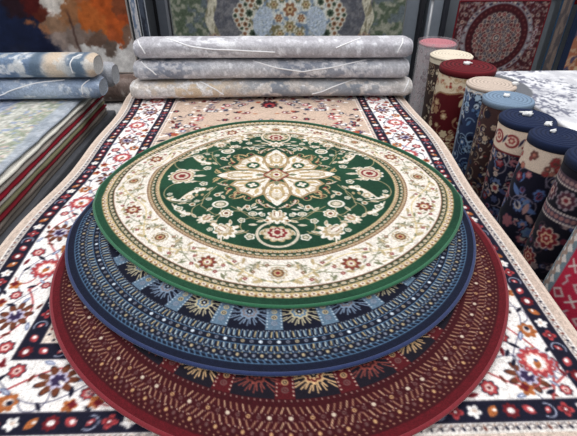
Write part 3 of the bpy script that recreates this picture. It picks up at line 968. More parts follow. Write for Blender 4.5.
specs = [  # bottom to top: thickness, right edge, colour, label
    (.028, -1.368, rgb(96, 90, 86), 'dark taupe flat rug, lowest of the left stack above the grey platform'),
    (.034, -1.372, rgb(140, 128, 120), 'taupe brown flat rug, second from the bottom of the left stack'),
    (.024, -1.366, rgb(116, 26, 38), 'dark red flat rug, lower of the two red ones in the left stack'),
    (.030, -1.374, rgb(128, 124, 98), 'olive green flat rug between the two red ones in the left stack'),
    (.026, -1.376, rgb(198, 190, 184), 'pale beige flat rug under the upper red one in the left stack'),
    (.026, -1.374, rgb(132, 24, 40), 'dark red flat rug, upper of the two red ones in the left stack'),
    (.030, -1.376, rgb(176, 166, 158), 'beige flat rug just above the upper red one in the left stack'),
    (.030, -1.372, rgb(206, 202, 194), 'cream flat rug with wavy white fringe, second from the top of the left stack'),
]
for k, (th, xe, col, lab) in enumerate(specs):
    if k == 7:
        flat_rug(lab, LX0+.02*(k % 3), xe-.006, LY0+.03*((k*7) % 3), LY1, z, th, col, GL, wav=.014, seed=k, binding=(rgb(216, 212, 202), .014, 'white fringe'))
    else:
        flat_rug(lab, LX0+.02*(k % 3), xe, LY0+.03*((k*7) % 3), LY1, z, th, col, GL, wav=.010, seed=k)
    z += th
flat_rug('light blue grey flat rug with sage floral band, on top of the left stack', LX0, -1.392, LY0, LY1, z, .026, rgb(150, 158, 168), GL, colour=col_leftpile, wav=.014, seed=12, step=.011,
         binding=(rgb(146, 154, 164), .007, 'grey edge binding'))
ZL = z+.026
platform('dark grey low platform beneath the left stack of flat rugs', LX0+.02, -1.335, LY0, 3.55, .345, rgb(88, 90, 96), .03)

# folded rugs lying on it
GF = 'rolled blue rugs on the left stack'
def col_f1(x, s):
    c = mottle(x, s, (rgb(132, 148, 172), rgb(152, 166, 186), rgb(200, 206, 214)), 9.0, 81, .15)
    return mixc(c, rgb(186, 198, 216), .5*sstep(.5, .6, fbm(x*5, s*12, 83)))
def col_f2(x, s):
    c = mottle(x, s, (rgb(104, 124, 150), rgb(140, 156, 178), rgb(206, 210, 216)), 7.0, 85, .15)
    xx = x+.05*(fbm(x*6, s*8, 87)-.5)
    peach = np.clip(np.exp(-(((xx+1.47)/.085)**4)) + np.exp(-(((xx+1.225)/.045)**4)), 0, 1)
    dark = np.clip(np.exp(-(((xx+1.60)/.04)**4)) + np.exp(-(((xx+1.325)/.05)**4)), 0, 1)
    c = mixc(c, rgb(206, 188, 168), peach)
    c = mixc(c, rgb(88, 106, 124), dark*.85)
    return mixc(c, rgb(206, 206, 204), .7*sstep(.56, .64, fbm(x*16, s*16, 88)))
lying_roll('rolled_rug', -2.72, -1.215, 3.10, ZL+.006+.068, .115, .068, col_f1, 'light blue grey rolled rug with pale curved line, lower of two on the left stack', GF,
           seams=[[(-1.90, FR*1.08), (-1.75, FR*.9), (-1.62, FR*.72), (-1.45, FR*.62)], [(-1.28, FR*.62), (-1.32, FR*.85), (-1.325, FR*1.05)]], seed=5, end_col=rgb(150, 158, 170))
lying_roll('rolled_rug', -2.72, -1.215, 3.11, ZL+.006+.136+.009+.074, .112, .074, col_f2, 'blue rolled rug with peach and dark teal patches, upper of two on the left stack', GF,
           seams=[[(-1.30, FR*.55), (-1.34, FR*.7), (-1.36, FR*.9), (-1.355, FR*1.08)]], seed=6, end_col=rgb(176, 176, 176))
lying_roll('rolled_rug', -2.70, -1.20, 3.345, ZL+.006+.085, .105, .085, lambda x, s: mottle(x, s, (rgb(150, 154, 162), rgb(168, 170, 176), rgb(196, 198, 202)), 7, 89), 'grey rolled rug just behind the two blue rolls on the left stack', GF, seed=11, end_col=rgb(160, 164, 170))

# ================================================================== BEHIND: rolls lying on the floor at back left
GBK = 'rolls on the floor behind the left stack'
lying_roll('rolled_rug', -2.3, -1.19, 4.0, .133, .12, .132, lambda x, s: mottle(x, s, (rgb(202, 200, 200), rgb(216, 214, 212), rgb(226, 224, 222)), 5, 91), 'off white rolled rug on the floor under the brown roll behind the left stack', GBK, seed=8)
lying_roll('rolled_rug', -2.3, -1.19, 4.01, .272+.118, .11, .115, lambda x, s: mottle(x, s, (rgb(92, 76, 70), rgb(126, 110, 104), rgb(166, 156, 150)), 9, 93), 'brown mottled rolled rug resting on the off white roll behind the left stack', GBK, seed=9, end_col=rgb(110, 96, 90))

# ================================================================== HANGING RUGS
def hanging_rug(label, x0, x1, y, z0, z1, colour, edge_col, step=.009, wave=.012, group='rugs hanging along the back wall', seed=0, edge_label=None, edge_r=.008, tilt=0.0):
    root = empty('hanging_rug', ((x0+x1)/2, y, z0), label, 'rug', group)
    zf = min(z1, 1.25)
    xs = np.linspace(x0, x1, max(6, int((x1-x0)/step)))
    zs = np.concatenate([np.linspace(z0, zf, max(6, int((zf-z0)/step))), np.linspace(zf, z1, 12)[1:]]) if z1 > zf+.05 else np.linspace(z0, z1, max(6, int((z1-z0)/step)))
    X, Z = np.meshgrid(xs, zs, indexing='ij')
    def depth(X, Z): return y + wave*np.sin(X*7+seed)*(.4+.6*sstep(z1, z0, Z)) + tilt*(X-x0)
    Y = depth(X, Z)
    n, m = X.shape
    f = np.stack([X, Y, Z], -1).reshape(-1, 3)
    cols = colour(X, Z).reshape(-1, 3)
    b = f.copy(); b[:, 1] += .010
    V = np.vstack([f, b]); cc = np.vstack([cols, np.tile(np.array(rgb(150, 140, 128)), (len(b), 1))])
    F = np.vstack([grid_faces(n, m), grid_faces(n, m)[:, ::-1]+n*m])
    link_mesh('pile', V, F, PILE, root, cc)
    P = [(x, z0) for x in xs[::4]] + [(x1, q) for q in zs[1::4]] + [(x, z1) for x in xs[::-4]] + [(x0, q) for q in zs[::-4][:-1]]
    P = np.array(P); keep = [0]
    for i in range(1, len(P)):
        if np.hypot(*(P[i]-P[keep[-1]])) > .006: keep.append(i)
    P = P[keep]
    pts = np.stack([P[:, 0], depth(P[:, 0], P[:, 1])+.005, P[:, 1]], 1)
    e = tube_mesh('edge_binding', pts, edge_r, plain_material(edge_col, .85, .15, 100), root, True, 7)
    if edge_label: e['label'] = edge_label
    return root

# left: abstract rug in navy, rust, orange and white
def col_abstract(X, Z):
    wx = X + .10*(fbm(X*5, Z*5, 101)-.5)+.10*(fbm(X*16, Z*16, 103)-.5)+.05*(fbm(X*45, Z*45, 104)-.5)
    wz = Z + .16*(fbm(X*5+7, Z*5, 105)-.5)+.10*(fbm(X*16, Z*16+4, 107)-.5)+.05*(fbm(X*45, Z*45, 108)-.5)
    pts = [  # x, z, weight radius, colour
        (-2.40, .90, .20, rgb(24, 34, 62)), (-2.15, .80, .16, rgb(24, 32, 58)), (-2.05, .70, .14, rgb(20, 26, 50)), (-2.45, 1.08, .12, rgb(34, 30, 46)), (-2.25, 1.05, .10, rgb(40, 22, 30)),
        (-2.49, .83, .03, rgb(190, 192, 200)), (-2.10, 1.06, .08, rgb(74, 22, 22)), (-2.02, 1.0, .06, rgb(84, 36, 26)), (-2.14, .89, .055, rgb(186, 110, 66)), (-2.03, .86, .06, rgb(160, 110, 78)),
        (-1.95, 1.04, .075, rgb(206, 198, 190)), (-1.86, 1.07, .05, rgb(190, 180, 170)), (-1.92, .90, .08, rgb(140, 110, 88)), (-1.95, .76, .09, rgb(146, 130, 122)), (-1.80, .96, .08, rgb(146, 100, 68)),
        (-1.76, .80, .08, rgb(128, 112, 104)), (-1.62, .92, .11, rgb(172, 92, 44)), (-1.50, 1.02, .09, rgb(166, 78, 34)), (-1.42, .88, .09, rgb(178, 84, 38)), (-1.36, 1.04, .07, rgb(122, 66, 42)), (-1.46, .80, .07, rgb(166, 82, 44)),
        (-1.63, .76, .07, rgb(110, 86, 74)), (-1.32, .80, .07, rgb(126, 96, 80)), (-1.30, .94, .05, rgb(152, 70, 38)), (-1.52, .68, .06, rgb(100, 86, 78)), (-1.66, .62, .09, rgb(206, 204, 202)), (-1.44, .58, .10, rgb(214, 212, 210)), (-1.28, .63, .07, rgb(196, 192, 190)),
        (-1.9, .60, .12, rgb(180, 172, 168)), (-2.2, .55, .16, rgb(30, 36, 58)), (-1.5, .50, .1, rgb(210, 208, 206)),
        (-2.2, 1.5, .3, rgb(60, 40, 44)), (-1.6, 1.5, .3, rgb(150, 90, 60)), (-1.9, 2.0, .3, rgb(190, 180, 172))]
    acc = np.zeros(X.shape+(3,)); wt = np.zeros(X.shape)
    for (a, b, r_, c) in pts:
        k = np.exp(-(((wx-a)**2+(wz-b)**2)/(r_*r_))*4.2) + 1e-12
        acc += k[..., None]*np.array(c); wt += k
    c = acc/wt[..., None]
    # dark vertical crack and scratchy wear
    cr = np.exp(-((X+1.80+.10*(Z-.8)+.04*(fbm(X*9, Z*9, 111)-.5))/.012)**2)*sstep(1.02, .96, Z)
    c = mixc(c, rgb(66, 44, 40), .75*cr)
    n = fbm(X*22, Z*22, 113, 4)
    return c*(.80+.42*n[..., None])
hanging_rug('abstract hanging rug in navy, rust orange and white at the back left', -2.62, -1.285, 4.22, .465, 2.25, col_abstract, rgb(150, 142, 136), seed=1)

# narrow rugs seen nearly edge-on beside it
def col_strip(c1, c2, seed):
    def f(X, Z):
        return mixc(c1, c2, sstep(.45, .55, fbm(X*40, Z*10, seed)))
    return f
hanging_rug('narrow white and blue striped hanging rug edge beside the orange abstract rug', -1.262, -1.215, 4.24, .44, 2.25, col_strip(rgb(196, 196, 200), rgb(110, 126, 150), 121), rgb(206, 204, 204), wave=.002, edge_r=.006)
hanging_rug('narrow dark slate hanging rug edge left of the grey panel', -1.195, -1.14, 4.26, .44, 2.25, col_strip(rgb(70, 78, 92), rgb(44, 48, 58), 123), rgb(150, 156, 164), wave=.002, edge_r=.006)

# centre: grey green rug with lacy medallion
def weave_centre():
    w = Weave(-.92, .4, 1.18, 1.30, .004, rgb(96, 98, 104))
    X, Z = w.coords()
    cx = .136
    a = np.abs(X-cx)
    n = fbm(X*30, Z*30, 131, 4); n2 = fbm(X*12, Z*12, 133, 3)
    c = mixc(rgb(84, 86, 94), rgb(112, 112, 116), sstep(.35, .65, n))
    green = mixc(rgb(78, 90, 74), rgb(140, 142, 128), sstep(.42, .62, n))
    green = mixc(green, rgb(92, 102, 106), sstep(.52, .62, n2))
    c = np.where((a > .73)[..., None], green, c)
    cream = mixc(rgb(188, 184, 166), rgb(124, 120, 100), sstep(.48, .62, fbm(X*40, Z*12, 135)))
    c = np.where(((a > .655+.02*np.sin(Z*22)) & (a < .735+.02*np.sin(Z*22)))[..., None], cream, c)
    edge = .45+.05*np.sin(Z*14+1)-.18*(1.08-Z)*.3
    fld = mixc(rgb(196, 200, 196), rgb(112, 130, 150), sstep(.46, .6, n))
    fld = mixc(fld, rgb(118, 112, 84), sstep(.56, .64, n2))
    c = np.where((a < edge)[..., None], fld, c)
    w.im[:] = c
    w.T = [(np.diag([sx, 1.0]), np.array([cx, 0])) for sx in (1, -1)]
    LACE = rgb(206, 204, 190); BRR = rgb(132, 92, 68); GN = rgb(66, 80, 66); OL = rgb(128, 118, 86)
    rr = random.Random(9)
    for i in range(14):
        zz = .72+i*.04
        ed = .45+.05*sin(zz*14+1)-.18*(1.08-zz)*.3
        for k in range(3):
            x = ed-.012-k*.046+rr.uniform(-.008, .008); q = zz+rr.uniform(-.01, .01)
            w.petals(x, q, .028, 8, .12, LACE); w.ell(x, q, .0175, .0175, BRR if (i+k) % 3 else GN); w.ell(x, q, .007, .007, rgb(90, 66, 50) if (i+k) % 3 else rgb(36, 48, 40))
    for (x, q, r_, cc) in [(.36, .97, .034, GN), (.33, .80, .040, GN), (.44, .75, .030, GN), (.27, 1.06, .03, GN), (.40, .88, .022, BRR), (.24, .72, .03, BRR)]:
        w.petals(x, q, r_*1.5, 9, .2, LACE); w.petals(x, q, r_, 7, .25, cc); w.ell(x, q, r_*.35, r_*.35, rgb(30, 40, 34))
    w.ell(.24, .90, .085, .13, rgb(172, 184, 198), .3)
    for i in range(90):
        x = .24+rr.uniform(-.08, .08); q = .90+rr.uniform(-.12, .12)
        w.ell(x, q, .005, .005, rr.choice([rgb(120, 140, 168), rgb(210, 216, 220), rgb(140, 150, 140)]))
    for (x, q, r_, cc) in [(0, .86, .05, OL), (0, 1.0, .06, BRR), (.10, .93, .035, BRR), (.09, .80, .04, OL), (.14, 1.04, .04, OL), (0, .74, .04, BRR), (.07, 1.08, .03, GN), (.16, .74, .03, BRR)]:
        w.petals(x, q, r_*1.25, 8, .25, LACE); w.petals(x, q, r_, 6, .4, cc); w.petals(x, q, r_*.5, 6, .3, rgb(198, 178, 140)); w.ell(x, q, r_*.2, r_*.2, rgb(90, 50, 36))
    # side wreath at the foot of the cream stripes
    for i in range(8):
        a_ = i*.8
        w.petals(.62+.055*cos(a_)+.06, .74+.05*sin(a_), .02, 6, .3, rgb(158, 130, 110)); w.ell(.68+.055*cos(a_), .74+.05*sin(a_), .008, .008, rgb(70, 70, 84))
    w.soften()
    return w
WC = weave_centre()
hanging_rug('grey green hanging rug with white lace medallion behind the three grey rolls', -.91, 1.16, 4.22, .40, 2.25, lambda X, Z: WC.sample(X, .4+np.abs((Z-.4)) if False else np.where(Z > 1.29, .9+.3*np.sin(Z*3), Z)), rgb(104, 108, 106), seed=3, step=.008)

# right: wine red medallion rug folded over a rail
def weave_redhang():
    w = Weave(1.66, .0, 2.52, 1.06, .004, rgb(52, 24, 30))
    cx, cz = 2.085, .735
    X, Z = w.coords()
    n = fbm(X*55, Z*55, 141, 3)
    w.im[:] = mixc(rgb(62, 26, 32), rgb(132, 112, 106), sstep(.5, .68, n))
    w.T = [(np.diag([sx, sz]).astype(float), np.array([cx, cz])) for sx in (1, -1) for sz in (1, -1)]
    CRM = rgb(176, 160, 146); DR = rgb(84, 20, 28); NV = rgb(42, 40, 58)
    rr = random.Random(13)
    for i in range(120):
        x = rr.uniform(.0, .43); q = rr.uniform(0, .7)
        if hypot(x, q) < .30: continue
        r_ = rr.uniform(.010, .022)
        if rr.random() < .55:
            w.petals(x, q, r_, 6, .35, rr.choice([CRM, rgb(150, 128, 118), rgb(158, 150, 152)])); w.ell(x, q, r_*.4, r_*.4, rr.choice([DR, NV]))
        else:
            w.leaf(x, q, r_*2.4, r_*.8, rr.uniform(0, 3), rr.choice([CRM, NV, DR, rgb(128, 122, 132)]))
    w.ell(0, 0, .335, .335, rgb(122, 116, 122)); 
    for i in range(60):
        a = rr.uniform(0, pi/2)
        w.ell(.315*cos(a), .315*sin(a), .010, .008, rr.choice([CRM, DR, NV, rgb(150, 146, 152)]))
    w.ell(0, 0, .292, .292, rgb(62, 22, 28))
    for i in range(9):
        a = (i+.5)*pi/18
        w.petals(.265*cos(a), .265*sin(a), .010, 5, .3, rgb(96, 50, 50)); 
    w.ell(0, 0, .235, .235, rgb(52, 26, 34))
    for rad, n_, r_ in ((.205, 7, .022), (.16, 5, .022), (.115, 4, .022), (.075, 3, .018)):
        for i in range(n_):
            a = (i+.5)*pi/2/n_
            w.petals(rad*cos(a), rad*sin(a), r_*1.15, 7, .3, CRM); w.petals(rad*cos(a), rad*sin(a), r_*.75, 5, .3, rr.choice([DR, NV])); w.ell(rad*cos(a), rad*sin(a), .005, .005, CRM)
    rosette(w, 0, 0, .055, [CRM, DR, CRM, NV, CRM], 8)
    for i in range(260):
        x = rr.uniform(.0, .43); q = rr.uniform(0, .7)
        if .235 < hypot(x, q) < .295: continue
        w.leaf(x, q, rr.uniform(.012, .026), .006, rr.uniform(0, 3), rr.choice([rgb(44, 24, 32), rgb(60, 40, 50), rgb(150, 132, 124), rgb(88, 26, 34)]))
    w.soften()
    return w
WH = weave_redhang()
hanging_rug('wine red hanging rug with round medallion and red edge at the back right', 1.675, 2.505, 4.30, .02, 1.05, lambda X, Z: WH.sample(X, Z), rgb(98, 22, 32), seed=4, step=.007, wave=.006, edge_label='red edge binding', edge_r=.008)

# rail it hangs from
rail = empty('hanging_rail', (2.1, 4.30, 0), 'pale grey rail carrying the wine red medallion rug', 'rail')
tube_mesh('rail_bar', np.array([(1.42, 4.325, 1.082), (2.72, 4.325, 1.082)]), .016, plain_material(rgb(190, 186, 188), .4, .05, 20, .5, .3), rail, False, 10)
for x in (1.44, 2.66):
    tube_mesh('rail_post', np.array([(x, 4.345, 0), (x, 4.345, 1.082)]), .014, plain_material(rgb(150, 152, 156), .4, .05, 20, .5, .3), rail, False, 10)

# far right rugs
def col_navyedge(X, Z):
    n = fbm(X*30, Z*30, 151, 3); n2 = fbm(X*9, Z*9, 153, 3)
    c = mixc(rgb(184, 160, 130), rgb(150, 92, 66), sstep(.48, .6, n))
    c = mixc(c, rgb(36, 50, 92), sstep(.55, .6, n2))
    d = np.hypot((X-2.98)/.10, (Z-.73)/.13)
    c = mixc(c, rgb(30, 52, 96), sstep(1.0, .9, d)); c = mixc(c, rgb(188, 112, 96), sstep(.4, .3, d))
    e = X-2.735
    c = mixc(c, rgb(150, 100, 84), sstep(.07, .06, np.abs(e-.09))*.35)
    return mixc(c, rgb(27, 38, 62), sstep(.055, .045, e))
hanging_rug('beige and rust hanging rug with navy blue edge at the far right', 2.735, 3.5, 4.22, .10, 1.62, col_navyedge, rgb(26, 36, 60), seed=6, wave=.004, edge_label='navy blue edge binding', edge_r=.012)
hanging_rug('narrow teal and brown patterned hanging rug left of the navy edged one', 2.60, 2.70, 4.27, .12, 1.62, col_strip(rgb(78, 72, 74), rgb(112, 98, 92), 161), rgb(40, 62, 84), wave=.002, edge_r=.008, seed=2)
hanging_rug('dark red hanging rug high behind the navy edged rug at far right', 2.72, 3.5, 4.33, 1.02, 1.9, lambda X, Z: mottle(X, Z, (rgb(104, 18, 26), rgb(130, 26, 34), rgb(90, 16, 24)), 9, 171), rgb(110, 20, 28), seed=7, wave=.003)

# ================================================================== RIGHT BACK STACK WITH GREY WHITE TOP RUG
def col_rightpile(X, Y):
    n = fbm(X*48, Y*34, 181, 4); n2 = fbm(X*9, Y*7, 183, 4)
    c = mixc(rgb(196, 196, 202), rgb(226, 226, 230), sstep(.35, .65, n2))
    spk = sstep(.50, .56, n)*sstep(.42, .56, fbm(X*5+2, Y*5, 185)+.26*sstep(2.05, 1.5, X)-.16)
    c = mixc(c, rgb(96, 98, 116), spk*.85)
    # charcoal sweep along the left
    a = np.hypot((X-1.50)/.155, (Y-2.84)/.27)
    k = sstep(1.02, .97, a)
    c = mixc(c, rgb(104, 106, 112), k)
    return c
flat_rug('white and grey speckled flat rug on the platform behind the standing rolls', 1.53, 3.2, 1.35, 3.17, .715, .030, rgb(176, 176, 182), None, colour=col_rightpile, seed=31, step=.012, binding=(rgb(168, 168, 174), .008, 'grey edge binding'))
flat_rug('slate grey flat rug directly under the white and grey speckled rug at right', 1.54, 3.2, 1.36, 3.16, .680, .034, rgb(108, 112, 120), None, seed=32, step=.04)
platform('grey platform under the speckled rug at right behind the standing rolls', 1.56, 3.18, 1.38, 3.14, .679, rgb(96, 98, 102), .04)

# ================================================================== STANDING ROLLS ON THE RIGHT
GS = 'rolled rugs standing along the right side'
def tuft(parent, x, y, z, s=1.0, seed=0):
    bm = bmesh.new()
    bmesh.ops.create_icosphere(bm, subdivisions=3, radius=.018*s)
    for v in bm.verts:
        q = v.co.normalized()
        k = 1+.5*(float(vnoise(q.x*3+seed, q.y*3+q.z*2.1, seed))-.4)
        v.co = v.co*k
        v.co.x *= 1.3; v.co.z *= .75
    # two twisted tails
    for a in (.6, 2.9+seed):
        r = bmesh.ops.create_cone(bm, segments=8, radius1=.009*s, radius2=.004*s, depth=.03*s, cap_ends=True)
        for v in r['verts']:
            xx, yy, zz = v.co
            v.co.x = cos(a)*(zz+.025*s)-sin(a)*yy; v.co.y = sin(a)*(zz+.025*s)+cos(a)*yy; v.co.z = xx*.8+.004
    for v in bm.verts:
        v.co.x += x; v.co.y += y; v.co.z += z+.010*s
    o = bm_obj('tie_knot', bm, plain_material(rgb(226, 226, 226), .6, .05, 60), parent, True)
    o['label'] = 'white tie knot'
    return o

def standing_roll(pos, top_z, R, lean, weave, end_col, label, end_label, ties=(), film=False, rim=.035, seed=0, mat=None, groove_dark=.22):
    """pos: centre of the top; lean: (dx, dy) shift of the foot per metre below the top"""
    tx, ty = pos
    H = top_z
    bx, by = tx-lean[0]*H, ty-lean[1]*H
    root = empty('rolled_rug', (bx, by, 0), label, 'rug', GS)
    nu, nv = 190, 190
    a = np.linspace(0, 2*pi, nu, endpoint=False)
    zz = np.linspace(0, H-rim, nv)
    A, Z = np.meshgrid(a, zz, indexing='ij')
    def shape(A, Z, rr):
        f = Z/H
        rad = rr*(1+.035*(fbm(np.cos(A)*1.2+seed, Z*2.0+np.sin(A), seed)-.5)*2)
        return np.stack([bx+(tx-bx)*f+rad*np.cos(A), by+(ty-by)*f+rad*np.sin(A), Z], -1)
    V = shape(A, Z, R)
    # angle 0 of the pattern faces the camera side
    a_c = atan2(-ty, -tx)
    s = ((A-a_c+pi) % (2*pi) - pi)*R
    cols = weave.sample(s, Z-(H-rim))
    F = grid_faces(nu, nv, True)
    link_mesh('rolled_pile', V.reshape(-1, 3), F, mat or PILE, root, cols.reshape(-1, 3))
    # rolled end: a thick coiled disc
    nr = 44; na = 96
    a2 = np.linspace(0, 2*pi, na, endpoint=False)
    Vv = []; cc = []
    ec = np.array(end_col)
    rr = np.linspace(.02, .965, nr)
    A2, Q = np.meshgrid(a2, rr, indexing='ij')
    turns = 6.5
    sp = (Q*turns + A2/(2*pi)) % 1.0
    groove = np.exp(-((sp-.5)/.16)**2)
    top = shape(A2, np.full_like(A2, H), R*1.015*Q); top[..., 2] = H - .004*groove - .004*sstep(.9, .97, Q)
    rims = []
    for (q, zz_) in ((1.0, H-.010), (1.012, H-.5*rim), (1.0, H-rim-.004), (.9, H-rim-.004)):
        t = shape(a2, np.full(na, H), R*1.015*q); t[:, 2] = zz_
        t[:, 0] -= (tx-bx)*(H-zz_)/H; t[:, 1] -= (ty-by)*(H-zz_)/H
        rims.append(t)
    allv = np.concatenate([top] + [t[:, None, :] for t in rims], 1)
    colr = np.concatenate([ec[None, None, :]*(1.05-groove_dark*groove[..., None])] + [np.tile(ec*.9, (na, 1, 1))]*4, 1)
    nV = nr+4
    Fe = grid_faces(na, nV, True)
    V2 = allv.reshape(-1, 3); c2 = colr.reshape(-1, 3)
    V2 = np.vstack([V2, [[tx, ty, H-.003]]]); c2 = np.vstack([c2, [ec*.6]])
    F2 = [tuple(f) for f in Fe] + [(((i+1) % na)*nV, i*nV, len(V2)-1) for i in range(na)]
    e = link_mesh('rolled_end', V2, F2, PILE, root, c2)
    e['label'] = end_label
    for k, (dx, dy, s_) in enumerate(ties):
        tuft(root, tx+dx*R, ty+dy*R, H-.002, s_, seed+k)
    if film:
        A3, Z3 = np.meshgrid(np.linspace(0, 2*pi, 72, endpoint=False), np.linspace(.02, H+.012, 40), indexing='ij')
        Vf = shape(A3, Z3, R+.009+.006*fbm(A3*2, Z3*6, 201))
        f = link_mesh('plastic_wrap', Vf.reshape(-1, 3), grid_faces(72, 40, True), FILM, root)
        f['label'] = 'clear plastic wrap'
    return root

HR = .90
def rollw(base, R):
    return Weave(-pi*R-.01, -HR, pi*R+.01, .0, .0035, base)

def scatter(w, R, y0, y1, n, pal, outl, rnd, rmin=.012, rmax=.03, vines=None):
    for i in range(n):
        x = rnd.uniform(-pi*R, pi*R); y = rnd.uniform(y0, y1)
        q = rnd.random()
        s = rnd.uniform(rmin, rmax)
        if vines is not None and rnd.random() < .4:
            a = rnd.uniform(0, 6.28)
            w.line(arcpts(x, y, s*2.0, s*1.3, a, a+rnd.uniform(1.5, 3.5), 9), .005, vines)
        c1 = rnd.choice(pal); c2 = rnd.choice(pal)
        if q < .5:
            w.petals(x, y, s*1.2, rnd.choice([6, 8, 10]), .25, outl); w.petals(x, y, s, 6, .3, c1); w.petals(x, y, s*.5, 6, .3, c2)
        elif q < .8:
            w.leaf(x, y, s*2.4, s*.9, rnd.uniform(0, 3.1), c1)
        else:
            palmette(w, x, y, s*1.2, rnd.uniform(0, 6.2), [outl, c1, c2, c1])

def band(w, R, y0, y1, col):
    w.rect(-pi*R-.01, pi*R+.01, y0, y1, col)

def beads(w, R, y, n, r, c):
    for i in range(n):
        w.ell(-pi*R+2*pi*R*(i+.5)/n, y, r, r, c)

# 1 plastic wrapped, pink end
rnd = random.Random(21)
R = .148; w1 = rollw(rgb(176, 160, 164), R); scatter(w1, R, -HR, 0, 260, [rgb(150, 124, 130), rgb(190, 176, 178), rgb(134, 110, 118)], rgb(200, 190, 192), rnd)
standing_roll((1.36, 3.80), .812, R, (.0, 0), w1, rgb(182, 118, 126), 'plastic wrapped rolled rug with pink end, standing farthest back at right', 'pink rolled end', film=True, rim=.02, seed=1)
# 2 cream end, brown and black scrolls
R = .154; w2 = rollw(rgb(64, 48, 46), R); scatter(w2, R, -HR, -.04, 520, [rgb(196, 180, 156), rgb(150, 126, 104), rgb(210, 198, 176), rgb(96, 66, 54)], rgb(30, 24, 28), rnd, .008, .018, rgb(196, 178, 150)); band(w2, R, -.04, 0, rgb(214, 204, 184))
standing_roll((1.355, 3.44), .80, R, (-.02, 0), w2, rgb(216, 204, 186), 'cream ended rolled rug with dark scrolls, between pink and dark red ends', 'cream rolled end', rim=.02, seed=2)
# 3 dark red
R = .185; w3 = rollw(rgb(86, 20, 26), R)
CRM = rgb(220, 204, 178)
for i in range(420):
    pass
Xc, Yc = w3.coords()
edge3 = -.10-.025*np.abs(np.sin(Xc*13))-.10*sstep(.14, .27, -Xc)
w3.im[Yc > edge3] = CRM
w3.im[np.abs(Yc-edge3) < .006] = rgb(150, 112, 84)
scatter(w3, R, -HR, -.15, 190, [rgb(206, 180, 140), rgb(216, 196, 160), rgb(170, 132, 100)], rgb(86, 24, 28), rnd, .018, .036, rgb(176, 140, 104))
scatter(w3, R, -.09, -.01, 90, [rgb(150, 60, 52), rgb(176, 148, 112), rgb(196, 150, 120)], rgb(210, 190, 160), rnd, .008, .016, rgb(176, 150, 120))
standing_roll((1.335, 3.063), .815, R, (.02, 0), w3, rgb(98, 25, 33), 'dark red rolled rug with cream flowers and coiled dark red end, third from the back', 'dark red coiled end', ties=[(-.02, .1, .95)], rim=.042, seed=3, groove_dark=.5)
# 4 pale beige end, blue and white
R = .143; w4 = rollw(rgb(44, 56, 88), R)
band(w4, R, -.03, 0, rgb(220, 214, 206))
scatter(w4, R, -HR, -.03, 420, [rgb(160, 184, 206), rgb(206, 212, 218), rgb(72, 104, 150), rgb(96, 128, 168), rgb(22, 26, 44)], rgb(26, 30, 52), rnd, .012, .026, rgb(150, 176, 204))
Xc, Yc = w4.coords(); k4 = (Xc > -.24) & (Xc < -.165); w4.im[k4] = w4.im[k4]*.45+np.array(rgb(206, 214, 222))*.55
standing_roll((1.339, 2.676), .81, R, (-.02, 0), w4, rgb(190, 174, 162), 'blue and white flowered rolled rug with pale beige end, standing fourth from the back', 'pale beige rolled end', ties=[(.86, -.35, .85)], rim=.022, seed=4)
# 5 light blue end, brown multicolour
R = .131; w5 = rollw(rgb(64, 44, 44), R)
scatter(w5, R, -HR, -.02, 560, [rgb(180, 158, 136), rgb(112, 46, 46), rgb(44, 54, 92), rgb(150, 128, 118), rgb(206, 194, 178), rgb(30, 30, 44)], rgb(28, 26, 38), rnd, .010, .021, rgb(168, 146, 124))
standing_roll((1.28, 2.321), .835, R, (-.02, 0), w5, rgb(116, 136, 158), 'brown multicoloured rolled rug with light blue end, standing fifth from the back', 'light blue coiled end', ties=[(-.05, .12, .75)], rim=.03, seed=5)
# 6 navy end, cream band then navy rose
R = .128; w6 = rollw(rgb(28, 28, 48), R)
scatter(w6, R, -HR, -.14, 380, [rgb(150, 96, 104), rgb(196, 178, 166), rgb(96, 112, 150), rgb(130, 44, 54), rgb(74, 84, 124), rgb(186, 150, 140)], rgb(22, 22, 40), rnd, .014, .030, rgb(150, 140, 150))
band(w6, R, -.125, 0, rgb(218, 200, 182)); band(w6, R, -.132, -.124, rgb(110, 40, 44))
for i in range(10):
    x = -pi*R+2*pi*R*(i+.5)/10
    w6.line(arcpts(x, -.06, .034, .026, -2.4, 2.4, 14), .010, rgb(130, 44, 50)); w6.petals(x, -.06, .018, 6, .3, rgb(150, 60, 62)); w6.ell(x, -.06, .008, .008, rgb(206, 180, 160)); w6.leaf(x+.045, -.06, .05, .012, 1.2, rgb(44, 40, 66))
standing_roll((1.223, 1.997), .85, R, (-.05, 0), w6, rgb(30, 40, 68), 'navy ended rolled rug with cream band of red scrolls, beside the light blue end', 'navy blue coiled end', ties=[(.02, .12, .95)], rim=.03, seed=6)
# 7 navy end, cream shoulder with red flowers, navy ground
R = .115; w7 = rollw(rgb(20, 20, 36), R)
scatter(w7, R, -HR, -.11, 230, [rgb(150, 90, 100), rgb(180, 164, 156), rgb(84, 108, 156), rgb(110, 40, 54), rgb(168, 130, 128), rgb(96, 120, 150)], rgb(30, 28, 50), rnd, .016, .034, rgb(120, 112, 130))
band(w7, R, -.105, 0, rgb(204, 186, 170))
scatter(w7, R, -.105, -.02, 46, [rgb(140, 50, 54), rgb(96, 60, 56), rgb(170, 110, 96)], rgb(110, 80, 76), rnd, .010, .020)
standing_roll((1.199, 1.692), .885, R, (.05, 0), w7, rgb(28, 38, 66), 'rolled rug with navy end and cream shoulder of red flowers, second nearest navy end', 'navy blue coiled end', ties=[(-.1, .3, .55), (.05, .95, .75)], rim=.034, seed=7)
